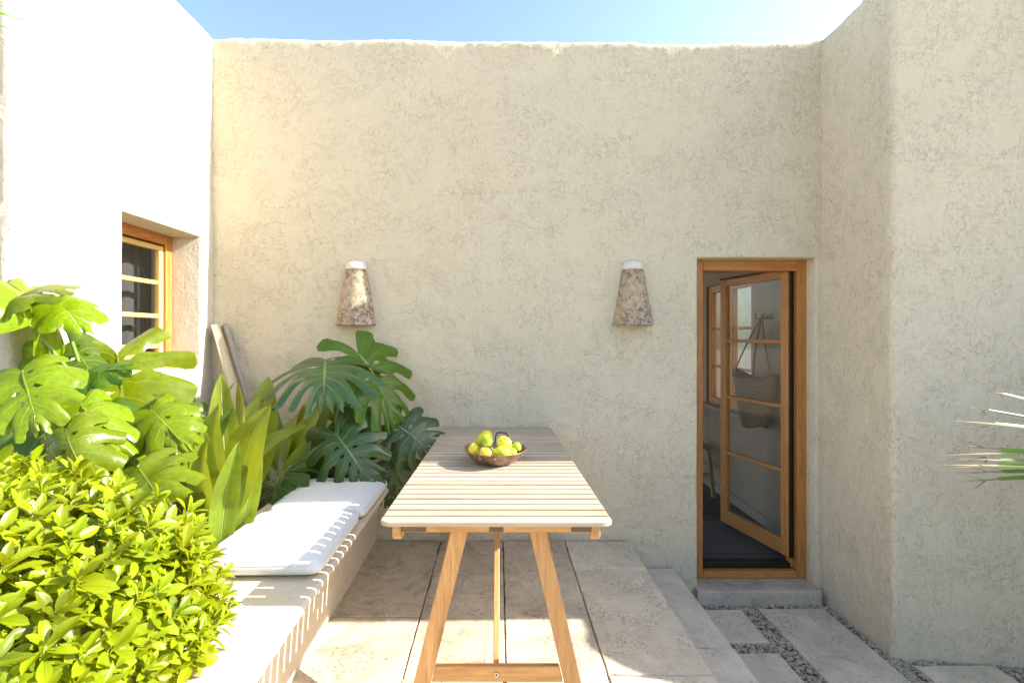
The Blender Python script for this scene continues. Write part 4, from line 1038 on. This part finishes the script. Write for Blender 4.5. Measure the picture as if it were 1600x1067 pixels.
while count < 560 and tries < 90000:
    tries += 1
    d = Vector((rs.gauss(.15, 1), rs.gauss(-.1, 1), rs.gauss(.45, 1))).normalized()
    if d.z < -.25: continue
    r = (abs(d.x)**3+abs(d.y)**3+abs(d.z)**3)**(-1/3)
    p = c+Vector((d.x*rad.x*r, d.y*rad.y*r, d.z*rad.z*r))*rs.uniform(.90, 1.04)
    p.z += .05*mnoise.noise(p*3.5)
    if p.x < -1.80 or (p.x > -.98 and p.z < .50) or p.z < .42: continue
    vis = px(0, 0, 1)  # only keep what the courtyard side sees
    x_, y_ = 779+750*p.x/p.y, 525-750*(p.z-CAMZ)/p.y
    if p.y < .58 or x_ < -120 or y_ > 1220: continue
    if any((p-q).length_squared < (.040 if count < 297 else .028)**2 for q in pts): continue
    pts.append(p.copy()); count += 1
    nrm_ = Vector((d.x/rad.x, d.y/rad.y, d.z/rad.z)).normalized(); ax = (nrm_*.75+Vector((.15, -.05, .65))+Vector((rs.uniform(-.3, .3), rs.uniform(-.3, .3), rs.uniform(-.2, .2)))).normalized()
    sc_ = rs.uniform(.62, 1.0)
    ml_ = Matrix.Translation(p-Vector(shrub.location)) @ ax.to_track_quat('Z', 'Y').to_matrix().to_4x4() @ Matrix.Rotation(rs.uniform(0, 6.28), 4, 'Z') @ Matrix.Diagonal((sc_, sc_, sc_, 1))
    if count <= 297:
        o = bpy.data.objects.new('leafy_sprig', SM[count % 8]); C.objects.link(o); o.parent = shrub; o.matrix_local = ml_
    else:
        sm_ = SM[count % 8]; k0 = len(EV); EV += [ml_ @ v_.co for v_ in sm_.vertices]; EF += [tuple(i+k0 for i in pl_.vertices) for pl_ in sm_.polygons]
        uvv = [(0, 0)]*len(sm_.vertices)
        for lp_ in sm_.loops: uvv[lp_.vertex_index] = tuple(sm_.uv_layers[0].data[lp_.index].uv)
        EUV += uvv
ex_ = obj('small_sprigs', mesh('small_sprigs', EV, EF, EUV), M['shrub'], shrub); ex_['kind'] = 'stuff'
print('sprigs', count)
V = []; F = []; UV = []
for _ in range(2600):   # inner leaves
    d = Vector((rs.gauss(0, 1), rs.gauss(0, 1), rs.gauss(.2, 1))).normalized(); r = (abs(d.x)**3+abs(d.y)**3+abs(d.z)**3)**(-1/3)*rs.uniform(.55, .93)
    p = c+Vector((d.x*rad.x*r, d.y*rad.y*r, d.z*rad.z*r))
    if p.z < .38 or (p.x > -1.0 and p.z < .50): continue
    v, f, uv = ovate(rs.uniform(.05, .08), rs.uniform(.018, .026), 4, 2)
    rm = Matrix.Rotation(rs.uniform(0, 6.28), 4, 'Z') @ Matrix.Rotation(rs.uniform(-1.2, .4), 4, 'Y') @ Matrix.Rotation(rs.uniform(-.8, .8), 4, 'X')
    o = len(V); V += [rm @ q+p for q in v]; UV += uv; F += [tuple(i+o for i in q) for q in f]
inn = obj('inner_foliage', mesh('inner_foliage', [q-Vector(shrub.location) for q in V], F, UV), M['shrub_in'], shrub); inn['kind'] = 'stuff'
for i in range(14):
    a = rs.uniform(0, 6.28); e = c+Vector((math.cos(a)*.3, math.sin(a)*.3, rs.uniform(.2, .42)))
    st = tube('stem', [q-Vector(shrub.location) for q in bez((c.x+rs.uniform(-.1, .1), c.y+rs.uniform(-.1, .1), .34), (c.x+math.cos(a)*.1, c.y+math.sin(a)*.1, .6), e, 6)], [.009, .008, .007, .006, .005, .004, .003], M['twig'], shrub, 6)

# --- spiky plant entering from the right edge
spk = empty('spiky_plant', (2.62, 1.80, LG)); tag(spk, 'sword-leaved plant with dry frayed tips reaching in from the right edge', 'plant')
def sword(a, b, wd, dry, seed):
    rs_ = random.Random(seed); a, b = Vector(a), Vector(b); n = 20; pts = bez(a, (a+b)/2+Vector((0, 0, rs_.uniform(-.02, .05))), b, n)
    for kind, (i0, i1) in (('leaf', (0, int(n*(1-dry)))), ('dry_tip', (int(n*(1-dry)), n))):
        V = []; F = []; UV = []
        if i1-i0 < 1: continue
        for i in range(i0, i1+1):
            t = i/n; w_ = wd*(.7+.3*math.sin(math.pi*min(1, t*1.2)))*(1 if t < 1-dry else max(.10, ((1-t)/dry)**1.3))*.5
            if kind == 'dry_tip': w_ *= .55
            tg = (pts[min(i+1, n)]-pts[max(i-1, 0)]).normalized(); s1 = tg.cross(Vector((0, -.5, 1))).normalized(); up = s1.cross(tg)
            for q in (-1, 0, 1): V.append(pts[i]+s1*q*w_+up*abs(q)*w_*.35 - Vector(spk.location)); UV.append((q*.5+.5, q*.5))
        for i in range(i1-i0):
            for k in range(2): F.append((i*3+k, i*3+k+1, (i+1)*3+k+1, (i+1)*3+k))
        obj(kind, mesh(kind, V, F, UV), M['blade'] if kind == 'leaf' else M['dry'], spk)
ctr = px(1840, 730, 1.80)
SW = [((1600, 665, 1.80), (1487, 657, 1.78), .55), ((1650, 690, 1.8), (1470, 694, 1.78), .36), ((1650, 712, 1.82), (1470, 712, 1.80), .38), ((1650, 728, 1.78), (1463, 726, 1.76), .35),
      ((1660, 742, 1.8), (1475, 738, 1.78), .38), ((1650, 640, 1.85), (1515, 637, 1.83), .6), ((1650, 632, 1.85), (1555, 613, 1.83), .6), ((1650, 745, 1.82), (1490, 753, 1.8), .42), ((1650, 720, 1.9), (1500, 716, 1.88), .4)]
for i, (m_, t_, dr) in enumerate(SW):
    T = px(*t_); Mid = px(*m_); base = ctr+Vector((0, 0, (Mid.z-ctr.z)*.25)); L_ = (T-base).length
    drf = (T-px(1540 if i else 1560, 0, 1.8)).x; dry = min(.6, abs(px(1548+rnd.uniform(-8, 12), 0, T.y).x-T.x)/L_)
    sword(base, T, .024, dry, i)
    for k in range(2):   # frayed fibres
        T2 = T+Vector((rnd.uniform(.02, .09), rnd.uniform(-.02, .02), rnd.uniform(-.03, .03))); s_ = base.lerp(T, 1-dry+.02)
        obj('dry_tip', mesh('dry_tip', *[x for x in tube_data([q-Vector(spk.location) for q in bez(s_, (s_+T2)/2+Vector((0, 0, rnd.uniform(-.015, .015))), T2, 6)], [.0022, .002, .0018, .0015, .0012, .001, .0006], 4)]), M['dry'], spk)
for i in range(22):
    a = 2*math.pi*i/22; e = Vector((math.cos(a)*.6, math.sin(a)*.55, rnd.uniform(.0, .55)))
    if e.x < -.2 : continue
    sword(ctr, ctr+e, .026, .15, 50+i)
tube('trunk', [Vector((ctr.x, ctr.y, LG))-Vector(spk.location), ctr-Vector(spk.location)], [.05, .035], M['twig'], spk, 10)
# --- thin palm blades at the upper left edge
pl = empty('palm_frond', (-2.1, 1.75, LG)); tag(pl, 'thin green palm leaflets poking in at the upper left edge', 'palm')
for (a, b_) in (((-60, 14, 1.70), (37, 27, 1.70)), ((-60, 30, 1.70), (16, 42, 1.70)), ((-80, 0, 1.7), (-10, 60, 1.7))):
    A, B = px(*a), px(*b_); place_leaf(strap_mesh(3, .05, .05), A, B, (0, -1, .3), M['blade'], pl, name='leaf')
tube('stem', [Vector((0, 0, 0)), px(-80, 300, 1.7)-Vector(pl.location), px(-62, 14, 1.7)-Vector(pl.location)], [.02, .012, .006], M['twig'], pl, 8)
# greenery outside the room window
hg = empty('garden_shrub', (3.6, 5.6, LG)); tag(hg, 'green garden bush seen outside through the indoor window', 'shrub')
V = []; F = []; UV = []; rs = random.Random(3)
for _ in range(1500):
    d = Vector((rs.gauss(0, 1), rs.gauss(0, 1), rs.gauss(0, 1))).normalized()*rs.uniform(.6, 1); p = Vector((d.x*.5, d.y*.8, 1.5+d.z*.8))
    v, f, uv = ovate(.09, .04, 4, 2); rm = Matrix.Rotation(rs.uniform(0, 6.28), 4, 'Z') @ Matrix.Rotation(rs.uniform(-1.2, .6), 4, 'Y')
    o = len(V); V += [rm @ q+p for q in v]; UV += uv; F += [tuple(i+o for i in q) for q in f]
fo = obj('foliage', mesh('foliage', V, F, UV), M['hedge'], hg); fo['kind'] = 'stuff'
tube('trunk', [(0, 0, 0), (0, 0, 1.3)], [.05, .03], M['twig'], hg, 8)
gwall = box('boundary_wall', (4.6, 3.6, LG), (4.9, 9.5, 5.0), M['wall_far'], None, .02)
tag(gwall, 'pale boundary wall seen outside through the indoor window', 'wall')
